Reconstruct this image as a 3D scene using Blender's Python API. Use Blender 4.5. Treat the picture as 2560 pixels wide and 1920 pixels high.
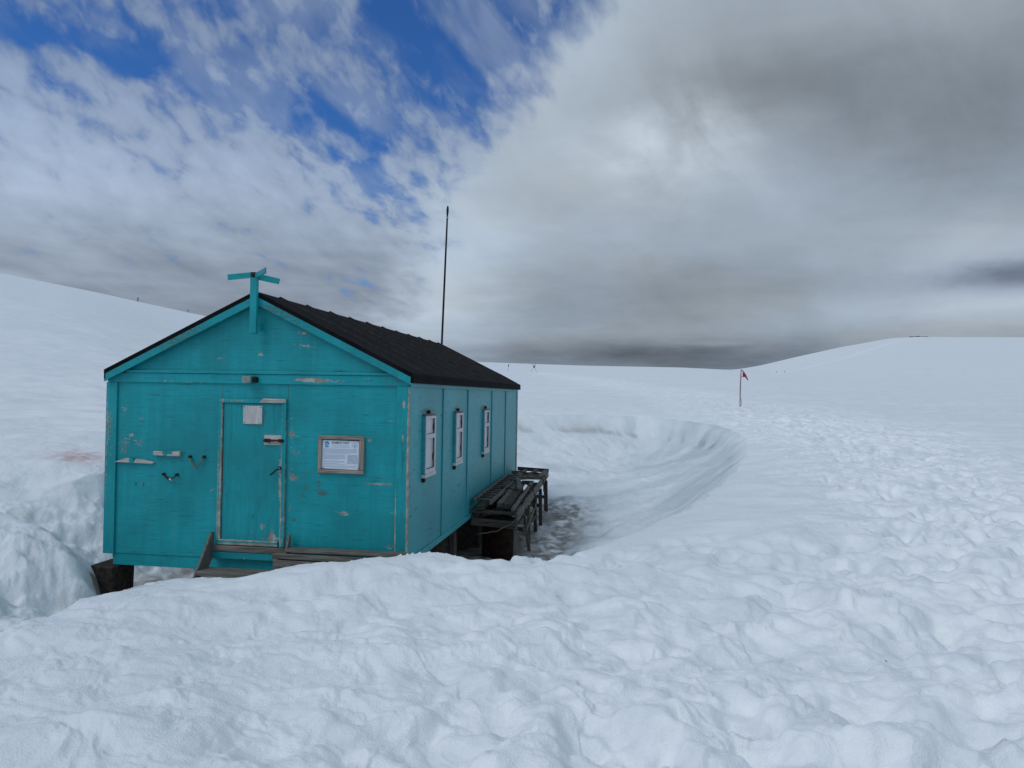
import bpy, bmesh, math, random
import numpy as np
from mathutils import Vector, Matrix
R = math.radians
for o in list(bpy.data.objects): bpy.data.objects.remove(o)
sc = bpy.context.scene
col = sc.collection

# ------------------------------------------------------------------ camera
CAM = (6.621, -8.959, 2.0955)
right = Vector((0.9888, 0.1488, 0.0160)); fwd = Vector((-0.1488, 0.9888, 0.0140))
fwd.normalize(); right = (right - fwd * right.dot(fwd)).normalized(); up = right.cross(fwd)
cd = bpy.data.cameras.new("camera"); cam = bpy.data.objects.new("camera", cd); col.objects.link(cam)
M = Matrix((right, up, -fwd)).transposed().to_4x4(); M.translation = Vector(CAM); cam.matrix_world = M
cd.sensor_width = 36.0; cd.lens = 1900.2 / 2560 * 36.0; cd.clip_start = 0.05; cd.clip_end = 5000
sc.camera = cam
sc.view_settings.view_transform = 'Standard'; sc.view_settings.look = 'None'
sc.view_settings.exposure = 0.0; sc.view_settings.gamma = 1.0; sc.view_settings.use_curve_mapping = False

# ------------------------------------------------------------------ node helpers
class NT:
    def __init__(s, tree):
        s.t = tree; s.n = tree.nodes; s.l = tree.links
    def set(s, sock, v):
        if isinstance(v, bpy.types.NodeSocket): s.l.new(v, sock)
        elif v is not None:
            if hasattr(sock.default_value, '__len__') and not hasattr(v, '__len__'):
                v = (v,) * len(sock.default_value)
            if hasattr(v, '__len__') and len(v) == 3 and len(sock.default_value) == 4: v = (*v, 1)
            sock.default_value = v
    def m(s, op, a, b=None, c=None, clamp=False):
        n = s.n.new('ShaderNodeMath'); n.operation = op; n.use_clamp = clamp
        s.set(n.inputs[0], a); s.set(n.inputs[1], b)
        if c is not None: s.set(n.inputs[2], c)
        return n.outputs[0]
    def add(s, a, b): return s.m('ADD', a, b)
    def sub(s, a, b): return s.m('SUBTRACT', a, b)
    def mul(s, a, b): return s.m('MULTIPLY', a, b)
    def ss(s, x, a, b, o0=0.0, o1=1.0):
        n = s.n.new('ShaderNodeMapRange'); n.interpolation_type = 'SMOOTHSTEP'
        s.set(n.inputs['Value'], x); n.inputs['From Min'].default_value = a; n.inputs['From Max'].default_value = b
        n.inputs['To Min'].default_value = o0; n.inputs['To Max'].default_value = o1
        return n.outputs[0]
    def vm(s, op, a, b=None):
        n = s.n.new('ShaderNodeVectorMath'); n.operation = op
        s.set(n.inputs[0], a)
        if b is not None: s.set(n.inputs[1], b)
        return n.outputs['Value'] if op in ('DOT_PRODUCT', 'LENGTH') else n.outputs[0]
    def xyz(s, x, y, z):
        n = s.n.new('ShaderNodeCombineXYZ'); s.set(n.inputs[0], x); s.set(n.inputs[1], y); s.set(n.inputs[2], z)
        return n.outputs[0]
    def sep(s, v):
        n = s.n.new('ShaderNodeSeparateXYZ'); s.set(n.inputs[0], v); return n.outputs
    def noise(s, v, scale=5, detail=4, rough=0.5, dist=0.0, lac=2.0, color=False):
        n = s.n.new('ShaderNodeTexNoise'); s.set(n.inputs['Vector'], v); n.inputs['Scale'].default_value = scale
        n.inputs['Detail'].default_value = detail; n.inputs['Roughness'].default_value = rough
        n.inputs['Distortion'].default_value = dist; n.inputs['Lacunarity'].default_value = lac
        return n.outputs['Color' if color else 'Fac']
    def mix(s, f, a, b, blend='MIX'):
        n = s.n.new('ShaderNodeMix'); n.data_type = 'RGBA'; n.blend_type = blend
        s.set(n.inputs[0], f); s.set(n.inputs[6], a); s.set(n.inputs[7], b)
        return n.outputs[2]
    def attr(s, name):
        n = s.n.new('ShaderNodeAttribute'); n.attribute_name = name; return n.outputs['Fac']
    def tc(s, which='Object'):
        return s.n.new('ShaderNodeTexCoord').outputs[which]
    def bump(s, h, strength=0.3, dist=0.01, normal=None):
        n = s.n.new('ShaderNodeBump'); n.inputs['Strength'].default_value = strength
        n.inputs['Distance'].default_value = dist; s.set(n.inputs['Height'], h)
        if normal: s.l.new(normal, n.inputs['Normal'])
        return n.outputs[0]
    def gauss(s, x, y, cx, cy, sx, sy, amp=1.0):
        a = s.m('MULTIPLY', s.sub(x, cx), 1.0 / sx); b = s.m('MULTIPLY', s.sub(y, cy), 1.0 / sy)
        q = s.add(s.mul(a, a), s.mul(b, b))
        return s.mul(s.m('POWER', 2.71828, s.mul(q, -0.5)), amp)
    def total(s, items):
        r = items[0]
        for i in items[1:]: r = s.add(r, i)
        return r

def new_mat(name):
    m = bpy.data.materials.new(name); m.use_nodes = True
    nt = NT(m.node_tree); b = m.node_tree.nodes['Principled BSDF']
    return m, nt, b

# ------------------------------------------------------------------ sky and sun
SUN_DIR = Vector((-0.50, -0.45, 0.74)).normalized()
SUN_EL = math.asin(SUN_DIR.z); SUN_AZ = math.atan2(SUN_DIR.x, SUN_DIR.y)
w = bpy.data.worlds.new("World"); sc.world = w; w.use_nodes = True
k = NT(w.node_tree)
for n in list(k.n): k.n.remove(n)
d = k.vm('NORMALIZE', k.tc('Generated'))
dx, dy, dz = k.sep(d)
az = k.mul(k.m('ARCTAN2', dx, dy), 57.29578)          # degrees from +Y towards +X
el = k.mul(k.m('ARCSINE', dz), 57.29578)
inv = k.m('DIVIDE', 1.0, k.add(k.m('MAXIMUM', dz, 0.0), 0.16))
cp = k.xyz(k.mul(dx, inv), k.mul(dy, inv), 0.0)       # flat cloud layer seen in perspective
warp = k.noise(cp, 1.3, 3, 0.5, color=True)
cpw = k.vm('ADD', cp, k.vm('MULTIPLY', k.vm('SUBTRACT', warp, (0.5, 0.5, 0.5)), (0.55, 0.55, 0.0)))
n_big = k.noise(cpw, 0.9, 5, 0.52)
n_fine = k.noise(cpw, 6.0, 7, 0.62)
n_wisp = k.noise(cpw, 3.0, 8, 0.6, 0.4)
# bearing / height of the view direction, wobbled so that no cloud patch is a clean ellipse
wv = k.noise(cp, 1.7, 5, 0.55, color=True); wvx, wvy, _ = k.sep(wv)
wf = k.noise(cp, 5.0, 5, 0.6, color=True); wfx, wfy, _ = k.sep(wf)
azw = k.add(az, k.add(k.mul(k.sub(wvx, 0.5), 7.0), k.mul(k.sub(wfx, 0.5), 5.0)))
elw = k.add(el, k.m('MULTIPLY', k.add(k.mul(k.sub(wvy, 0.5), 4.0), k.mul(k.sub(wfy, 0.5), 2.6)), k.ss(el, 1.0, 16.0, 0.15, 1.0)))
# rows of small clouds drifting down to the right
el_s = k.mul(k.m('LOGARITHM', k.add(k.m('MAXIMUM', el, 0.0), 6.0), 2.71828), 16.0)
ru = k.add(k.mul(az, 0.94), k.mul(el_s, -0.34)); rvv = k.add(k.mul(az, 0.34), k.mul(el_s, 0.94))
n_band = k.noise(k.xyz(k.mul(ru, 0.13), k.mul(rvv, 0.42), 1.7), 1.0, 7, 0.52, 0.3)
n_puff = k.noise(k.xyz(k.mul(ru, 0.50), k.mul(rvv, 0.95), 5.2), 1.0, 6, 0.52, 0.25)
n_rip = k.noise(k.xyz(k.mul(az, 0.10), k.mul(el_s, 0.62), 2.2), 1.0, 5, 0.55, 0.3)
low = k.ss(el, 15.0, 8.0)
n_bil = k.noise(k.xyz(k.mul(k.add(az, k.mul(el, 0.5)), 0.10), k.mul(k.sub(el_s, k.mul(az, 0.12)), 0.13), 8.3), 1.0, 9, 0.56, 0.5)
# hard left edge of the big cloud bank
e1 = k.sub(-4.6, k.mul(k.sub(27.6, el), 0.905))
e2 = k.sub(-16.2, k.mul(k.sub(14.7, el), 0.26))
edge = k.m('MAXIMUM', e1, e2)
sd = k.add(k.sub(az, edge), k.add(k.mul(k.sub(n_puff, 0.5), 7.0), k.add(k.mul(k.sub(n_fine, 0.5), 2.0), k.mul(k.sub(wvx, 0.5), 7.0))))
bank = k.ss(sd, -3.0, 4.2)
G = lambda cx, cy, sx, sy, amp: k.gauss(azw, elw, cx, cy, sx, sy, amp)
cov = k.total([
    k.mul(n_band, 0.70), k.mul(n_puff, 1.28), k.mul(n_fine, 0.08),
    k.ss(el, 9.0, 26.0, 0.33, 0.03),
    G(-23.5, 19.8, 4.2, 1.3, -0.34), G(-19.5, 16.2, 3.0, 1.7, -0.28), G(-27.5, 21.4, 3.0, 0.9, -0.16), G(-17.0, 13.6, 2.2, 1.6, -0.24),
    G(-41.5, 21.4, 4.5, 0.7, -0.32), G(-34.7, 21.4, 2.6, 0.7, -0.26), G(-39.9, 19.1, 1.8, 0.4, -0.2), G(-30.5, 20.2, 2.2, 0.6, -0.18),
    G(-16.5, 25.6, 3.6, 1.5, -0.30), G(-11.0, 25.0, 2.8, 1.9, -0.38), G(-27.5, 25.9, 4.0, 0.7, -0.22), G(-37.0, 23.4, 3.0, 0.7, -0.16), G(-14.0, 22.0, 2.2, 1.6, -0.24)])
sheet = k.m('MULTIPLY', k.ss(cov, 0.70, 1.24), k.ss(el, 12.0, 24.0, 0.97, 0.74))
sheet = k.m('MAXIMUM', sheet, k.mul(k.ss(k.add(n_band, k.mul(k.sub(n_big, .5), .5)), .36, .66), .50))
cloud_a = k.m('MAXIMUM', bank, sheet)
# brightness inside the clouds
sh_left = k.total([0.37, k.ss(el, 14.0, 6.0, 0.0, -0.045), k.mul(k.sub(n_band, 0.5), 0.22), k.mul(k.mul(k.sub(n_puff, 0.5), 0.22), k.sub(1.0, k.mul(low, 0.6))), k.mul(k.mul(k.sub(n_rip, 0.5), 0.22), low), k.ss(el, 14.0, 26.0, 0.0, -0.05),
    G(-42, 13.5, 6, 3.5, 0.09), G(-31, 14, 8, 3, 0.05), G(-34, 5.5, 10, 2.2, -0.02)])
sh_right = k.total([0.375, k.mul(k.sub(n_big, 0.5), 0.16), k.mul(k.sub(n_bil, 0.5), 0.20), k.mul(k.sub(n_fine, 0.5), 0.04), k.ss(k.sub(az, edge), 12.0, 0.0, 0.0, 0.08),
    k.mul(G(2.2, 18.0, 3.4, 2.2, 0.27), k.ss(n_bil, .34, .66)), G(6.0, 17.0, 6.0, 2.6, 0.09),
    G(-13.5, 9.5, 3.4, 4.8, 0.13), G(-7.0, 15.5, 5.0, 5.0, 0.06), G(-16.5, 5.0, 3.0, 2.0, 0.05), G(-2.0, 25.0, 5.5, 3.0, 0.05),
    G(15.0, 20.5, 11.0, 3.0, -0.105), G(24.0, 17.0, 6.0, 4.0, -0.06), G(7.0, 22.5, 6.0, 1.6, -0.05), G(18.0, 26.0, 8.0, 1.6, 0.02),
    G(0.5, 8.6, 9.0, 1.6, -0.045), G(-2.0, 5.6, 6.0, 1.3, -0.045), G(8.0, 7.2, 7.0, 1.3, -0.03), G(12.0, 12.0, 8.0, 1.6, 0.03),
    G(22.5, 9.8, 5.5, 1.6, 0.10), k.gauss(azw, el, 18.0, 6.3, 9.0, 0.8, 0.07),
    k.gauss(azw, el, 25.5, 6.5, 4.0, 0.6, 0.07), k.gauss(k.add(az, k.mul(k.sub(wfx, .5), 3.0)), k.add(el, k.mul(k.sub(wfy, .5), 1.2)), 25.2, 8.0, 2.9, 0.62, -0.24), k.gauss(azw, el, 4.0, 4.9, 9.0, 0.45, 0.05),
    k.gauss(azw, el, 3.0, 3.1, 9.0, 0.7, -0.09), k.gauss(azw, el, -9.0, 3.6, 6.0, 0.7, -0.05), k.gauss(azw, el, 6.0, 3.95, 1.8, 0.16, 0.07), k.gauss(az, el, 4.0, 1.6, 13.0, 2.0, -0.13)])
streak = k.mul(k.sub(k.noise(k.xyz(k.mul(az, 0.09), k.mul(el, 0.75), 3.0), 1.0, 6, 0.62, 0.3), 0.5), k.ss(el, 9.0, 3.0, 0.02, 0.14))
sh_right = k.add(sh_right, streak)
val = k.m('MAXIMUM', k.add(k.mul(sh_left, k.sub(1.0, bank)), k.mul(sh_right, bank)), 0.12)
hue = k.noise(cp, 0.8, 3, 0.5)
tint = k.mix(k.ss(hue, 0.35, 0.65), (0.82, 0.99, 1.20), (0.87, 1.0, 1.13))
tint = k.mix(k.ss(el, 4.5, 2.0), tint, (0.80, 0.98, 1.22))
tint = k.mix(bank, k.mix(k.ss(el, 5.0, 17.0), (0.84, 0.99, 1.20), (0.79, 0.99, 1.31)), tint)
tint = k.mix(k.m('MINIMUM', k.gauss(az, el, 25.2, 8.0, 3.5, 0.9, 1.0), 1.0), tint, (0.78, 0.96, 1.27))
cloud_c = k.vm('MULTIPLY', k.xyz(val, val, val), tint)
# whole-sky overcast: brighter overhead and behind the viewer
viewdot = k.vm('DOT_PRODUCT', d, (fwd.x, fwd.y, 0.0))
back = k.ss(viewdot, 0.45, -0.35)
high = k.ss(el, 29.0, 60.0)
oth = k.m('MAXIMUM', back, high)
n_all = k.noise(cp, 1.1, 5, 0.5)
over = k.vm('MULTIPLY', k.mix(k.ss(n_all, 0.35, 0.65), (0.275, 0.37, 0.475), (0.39, 0.495, 0.615)), (1.0, 1.0, 1.0))
cloud_c = k.mix(oth, cloud_c, over)
cloud_a = k.m('MAXIMUM', cloud_a, k.mul(oth, k.ss(n_all, 0.30, 0.48)))
sky = k.n.new('ShaderNodeTexSky'); sky.sky_type = 'NISHITA'; sky.sun_disc = False
sky.sun_elevation = SUN_EL; sky.sun_rotation = SUN_AZ; sky.air_density = 1.0; sky.dust_density = 0.3; sky.ozone_density = 2.5
STR = 0.1
skyc = k.vm('MULTIPLY', sky.outputs[0], (0.25, 0.55, 0.99))
bgc = k.mix(cloud_a, skyc, k.vm('MULTIPLY', cloud_c, (1 / STR,) * 3))
bg = k.n.new('ShaderNodeBackground'); bg.inputs['Strength'].default_value = STR; k.l.new(bgc, bg.inputs['Color'])
wo = k.n.new('ShaderNodeOutputWorld'); k.l.new(bg.outputs[0], wo.inputs['Surface'])
w.cycles.sampling_method = 'MANUAL'; w.cycles.sample_map_resolution = 512

sl = bpy.data.lights.new("sun", 'SUN'); sun = bpy.data.objects.new("sun", sl); col.objects.link(sun)
sl.energy = 0.95; sl.angle = R(35); sl.color = (1.0, 0.985, 0.95)
sun.rotation_euler = SUN_DIR.to_track_quat('Z', 'Y').to_euler(); sun.location = (0, 0, 30)

# ------------------------------------------------------------------ scene-tree helpers
ORG = {}
def tag(o, label=None, cat=None, group=None, kind=None):
    if label: o['label'] = label
    if cat: o['category'] = cat
    if group: o['group'] = group
    if kind: o['kind'] = kind
    return o
def thing(name, loc, label, cat, group=None):
    o = bpy.data.objects.new(name, None); o.empty_display_size = 0.2; col.objects.link(o); o.location = loc
    ORG[o] = Vector(loc); return tag(o, label, cat, group)
def rv(a): return random.uniform(-a, a)
class MB:
    """collects shapes in world coordinates, links them as one mesh"""
    def __init__(s): s.bm = bmesh.new()
    def box(s, x0, x1, y0, y1, z0, z1, bev=0.0, jit=0.0):
        return s.obox([(x, y, z) for x in (x0, x1) for y in (y0, y1) for z in (z0, z1)], bev, jit)
    def obox(s, c, bev=0.0, jit=0.0):
        vs = [s.bm.verts.new((p[0] + rv(jit), p[1] + rv(jit), p[2] + rv(jit))) for p in c]
        fs = [s.bm.faces.new([vs[i] for i in f]) for f in ((0, 1, 3, 2), (4, 6, 7, 5), (0, 4, 5, 1), (2, 3, 7, 6), (0, 2, 6, 4), (1, 5, 7, 3))]
        if bev:
            es = list({e for f in fs for e in f.edges})
            bmesh.ops.bevel(s.bm, geom=es, offset=bev, segments=1, affect='EDGES', profile=0.5)
        return s
    def bar(s, a, b, wd, ht, upv=(0, 0, 1), bev=0.0, jit=0.0):
        a = Vector(a); b = Vector(b); dd = (b - a).normalized(); upv = Vector(upv)
        sx = dd.cross(upv)
        if sx.length < 1e-4: sx = dd.cross(Vector((1, 0, 0)))
        sx.normalize(); sz = sx.cross(dd)
        c = [p + sx * (i * wd / 2) + sz * (j * ht / 2) for p in (a, b) for i in (-1, 1) for j in (-1, 1)]
        return s.obox(c, bev, jit)
    def tube(s, pts, rad, n=8, caps=True):
        pts = [Vector(p) for p in pts]; rads = rad if hasattr(rad, '__len__') else [rad] * len(pts)
        rings = []; prev = None
        for i, p in enumerate(pts):
            t = (pts[min(i + 1, len(pts) - 1)] - pts[max(i - 1, 0)]).normalized()
            if prev is None:
                u = t.orthogonal().normalized()
            else:
                u = (prev - t * prev.dot(t)).normalized()
            prev = u; v = t.cross(u)
            rings.append([s.bm.verts.new(p + (u * math.cos(2 * math.pi * j / n) + v * math.sin(2 * math.pi * j / n)) * rads[i]) for j in range(n)])
        for a, b in zip(rings, rings[1:]):
            for j in range(n): s.bm.faces.new((a[j], a[(j + 1) % n], b[(j + 1) % n], b[j]))
        if caps:
            s.bm.faces.new(rings[0][::-1]); s.bm.faces.new(rings[-1])
        return s
    def prism(s, poly, vec, bev=0.0):
        a = [s.bm.verts.new(p) for p in poly]; b = [s.bm.verts.new(Vector(p) + Vector(vec)) for p in poly]
        fs = [s.bm.faces.new(a), s.bm.faces.new(b[::-1])]
        for i in range(len(a)): fs.append(s.bm.faces.new((a[(i + 1) % len(a)], a[i], b[i], b[(i + 1) % len(a)])))
        if bev:
            es = list({e for f in fs for e in f.edges})
            bmesh.ops.bevel(s.bm, geom=es, offset=bev, segments=1, affect='EDGES')
        return s
    def build(s, name, mat, parent=None, smooth=False):
        bmesh.ops.recalc_face_normals(s.bm, faces=s.bm.faces[:])
        me = bpy.data.meshes.new(name)
        off = Vector((0, 0, 0)); q = parent
        while q is not None and q not in ORG: q = q.parent
        if q is not None: off = ORG[q]
        for v in s.bm.verts: v.co -= off
        s.bm.to_mesh(me); s.bm.free()
        if smooth: me.polygons.foreach_set('use_smooth', [True] * len(me.polygons))
        me.materials.append(mat)
        o = bpy.data.objects.new(name, me); col.objects.link(o); o.parent = parent
        return o

# ------------------------------------------------------------------ numpy noise
rng = np.random.RandomState(7)
PERM = rng.permutation(4096).astype(np.int64)
GA = rng.uniform(0, 2 * np.pi, 4096); GX = np.cos(GA); GY = np.sin(GA)
def pn(x, y, seed=0):
    x = np.asarray(x, float) + seed * 17.31; y = np.asarray(y, float) - seed * 9.77
    xi = np.floor(x).astype(np.int64); yi = np.floor(y).astype(np.int64); xf = x - xi; yf = y - yi
    def h(i, j): return PERM[(PERM[i & 4095] + j) & 4095]
    def g(i, j, a, b):
        q = h(i, j); return GX[q] * a + GY[q] * b
    u = xf * xf * xf * (xf * (xf * 6 - 15) + 10); v = yf * yf * yf * (yf * (yf * 6 - 15) + 10)
    a = g(xi, yi, xf, yf); b = g(xi + 1, yi, xf - 1, yf); c = g(xi, yi + 1, xf, yf - 1); e = g(xi + 1, yi + 1, xf - 1, yf - 1)
    return 1.5 * ((a + u * (b - a)) * (1 - v) + (c + u * (e - c)) * v)
def fbm(x, y, o=4, seed=0, g=0.5):
    r = 0; a = 1.0; f = 1.0
    for i in range(o):
        r = r + a * pn(x * f, y * f, seed + i * 3); a *= g; f *= 2.03
    return r
def ss(x, a, b):
    t = np.clip((x - a) / (b - a), 0, 1); return t * t * (3 - 2 * t)

# ------------------------------------------------------------------ snow terrain
AZK = np.array([-180, -75, -48.5, -42.7, -37.1, -30.7, -22.8, -11, -3.5, 3.9, 7.7, 9.5, 12.2, 14.8, 18, 19.6, 22, 25.4, 30, 60, 180.])
SKY = np.array([.05, .125, .136, .1227, .1088, .0899, .0683, .0422, .0395, .0382, .0353, .0345, .034, .0335, .033, .033, .033, .033, .033, .03, .05])
HILL = np.array([.03, .03, .03, .03, .03, .03, .03, .03, .03, .028, .0352, .0413, .0532, .0637, .0739, .0747, .0733, .0717, .0703, .05, .03])
RK = np.array([0.01, 4, 8, 12, 17, 22, 27, 38, 60, 100, 180, 320, 500, 900.])
def knots():
    az = np.arange(-180, 180.01, 0.25)
    E = np.interp(az, AZK, SKY); H = np.interp(az, AZK, HILL)
    kern = np.ones(3) / 3
    E = np.convolve(np.pad(E, 1, 'edge'), kern, 'valid'); H = np.convolve(np.pad(H, 1, 'edge'), kern, 'valid')
    L = ss(-az, 18, 40)[:, None]                 # the hillside on the left
    Rr = ss(az, 5, 20)[:, None]
    zc = np.array([.5, .48, .52, .6, .88, 1.15, 1.5, 1.68])
    zl = np.array([.5, .48, .52, .75, 1.05, 1.5, 2.0, 3.1])
    zr = np.array([.5, .48, .55, .66, .84, 1.0, 1.2, 1.62])
    near = zc[None] * (1 - L) * (1 - Rr) + zl[None] * L * (1 - Rr) + zr[None] * Rr
    C2 = CAM[2]
    def e_z(r, e): return (C2 + r * e)[:, None]
    c = np.stack([.003 + 0 * az, .017 + 0 * az, .0295 + 0 * az]).T
    l = np.stack([.055 + 0 * az, .085 + 0 * az, .108 + 0 * az]).T * (E / .1227)[:, None]
    rr = np.stack([.002 + 0 * az, .014 + 0 * az, .028 + 0 * az]).T * (0.45 + 0.55 * np.clip(H / .072, 0, 1))[:, None]
    ee = c * (1 - L) * (1 - Rr) + l * L * (1 - Rr) + rr * Rr
    far = np.concatenate([e_z(60, ee[:, 0]), e_z(100, ee[:, 1]), e_z(180, ee[:, 2]), e_z(320, np.maximum(E, H * .78)), e_z(500, np.maximum(H, E * .9)), e_z(900, np.maximum(E, H) * .75)], 1)
    return az, np.concatenate([near, far], 1)
AZT, ZT = knots()
def base(x, y):
    rx = x - CAM[0]; ry = y - CAM[1]
    r = np.hypot(rx, ry); a = np.degrees(np.arctan2(rx, ry))
    ai = np.clip((a + 180) / 0.25, 0, len(AZT) - 1.001); i0 = ai.astype(int); fa = ai - i0
    u = np.interp(np.log(np.maximum(r, .011)), np.log(RK), np.arange(len(RK))); u = np.clip(u, 0, len(RK) - 1.001)
    k0 = u.astype(int); t = u - k0
    def row(kk):
        kk = np.clip(kk, 0, len(RK) - 1); return ZT[i0, kk] * (1 - fa) + ZT[i0 + 1, kk] * fa
    p0, p1, p2, p3 = row(k0 - 1), row(k0), row(k0 + 1), row(k0 + 2)
    # non-uniform Catmull-Rom in log r
    return p1 + 0.5 * t * (p2 - p0 + t * (2 * p0 - 5 * p1 + 4 * p2 - p3 + t * (3 * (p1 - p2) + p3 - p0)))
RIM = np.array([
 (2.57,-4.49,0.50),(2.61,-4.28,0.47),(2.48,-3.89,0.46),(2.32,-3.31,0.40),(2.16,-2.63,0.35),(2.20,-2.11,0.26),(2.46,-1.97,0.22),(2.85,-2.02,0.26),(3.26,-1.96,0.37),(3.73,-1.89,0.43),(4.17,-1.92,0.47),(4.53,-1.77,0.53),(4.75,-1.53,0.49),(5.18,-1.26,0.50),(5.36,-1.03,0.39),(5.62,-0.79,0.29),(6.03,-0.43,0.35),(6.43,0.04,0.40),(6.65,0.37,0.40),(7.05,1.04,0.45),(7.43,1.91,0.50),(7.69,2.65,0.54),(7.95,3.60,0.60),(8.46,5.29,0.69),(9.30,8.66,0.88),(9.73,11.25,0.95),(9.90,13.29,1.05),(9.73,15.29,1.18),(8.32,17.10,1.36),(6.63,17.85,1.46),(4.46,17.53,1.45),(2.95,16.79,1.45),
 (0,16,1.5),(-2.6,13.5,1.5),(-3.2,9,1.35),(-2.7,5,.9),(-2.2,3.0,.62),(-2.5,2.2,.58),(-3.6,1.9,.62),(-6,1.8,.8),(-9,1.2,.9),
 (-9,-7.5,.5),(2.2,-7.0,.5)])
CORE = [np.array(q, float) for q in (
    [(-.05,-.25),(4.0,-.25),(4.0,3.4),(5.0,3.4),(5.25,8.9),(4.2,9.7),(-.1,9.7)],)]
GULLY = np.array([(1.2,-.7),(.6,-1.6),(-.2,-2.8),(-1.4,-4.2),(-4,-5.2)], float)
def seg_dist(px, py, a, b):
    ax, ay = a; bx, by = b; vx, vy = bx - ax, by - ay
    t = np.clip(((px - ax) * vx + (py - ay) * vy) / (vx * vx + vy * vy), 0, 1)
    return np.hypot(px - ax - t * vx, py - ay - t * vy), t
def poly_dist(px, py, P, closed=True):
    best = np.full(px.shape, 1e9); par = np.zeros(px.shape); acc = 0.0
    n = len(P)
    for i in range(n if closed else n - 1):
        a, b = P[i], P[(i + 1) % n]
        dd, t = seg_dist(px, py, a, b); L = math.hypot(b[0] - a[0], b[1] - a[1])
        mlt = dd < best; best = np.where(mlt, dd, best); par = np.where(mlt, acc + t * L, par); acc += L
    return best, par
def inside(px, py, P):
    c = np.zeros(px.shape, bool); n = len(P)
    for i in range(n):
        x1, y1 = P[i]; x2, y2 = P[(i + 1) % n]
        if y1 == y2: continue
        cond = ((y1 > py) != (y2 > py)) & (px < (x2 - x1) * (py - y1) / (y2 - y1) + x1); c ^= cond
    return c
def smooth_closed(P, it=2):
    P = np.asarray(P, float)
    for _ in range(it):
        Q = np.roll(P, -1, 0); P = np.stack([P * .75 + Q * .25, P * .25 + Q * .75], 1).reshape(-1, P.shape[1])
    return P
RIM[:, 2] += 0.09
RIM[:20, 2] += np.array([.01,-.01,.01,-.04,-.02,-.07,-.11,-.08,.02,.06,.06,.10,.07,.05,-.02,-.11,-.05,-.02,-.04,-.06])
RIMS = smooth_closed(RIM, 1)
PATH = [(27, 7), (22, 13), (17, 20), (12, 29), (8.3, 40), (4, 62), (-1.5, 105), (-6.4, 180)]   # trampled route (bearing, metres)
PATHW = np.array([(CAM[0] + r * math.sin(R(a)), CAM[1] + r * math.cos(R(a))) for a, r in PATH])
STAMPS = None
def polar_xy(a, q): return CAM[0] + q * math.sin(R(a)), CAM[1] + q * math.cos(R(a))
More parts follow.
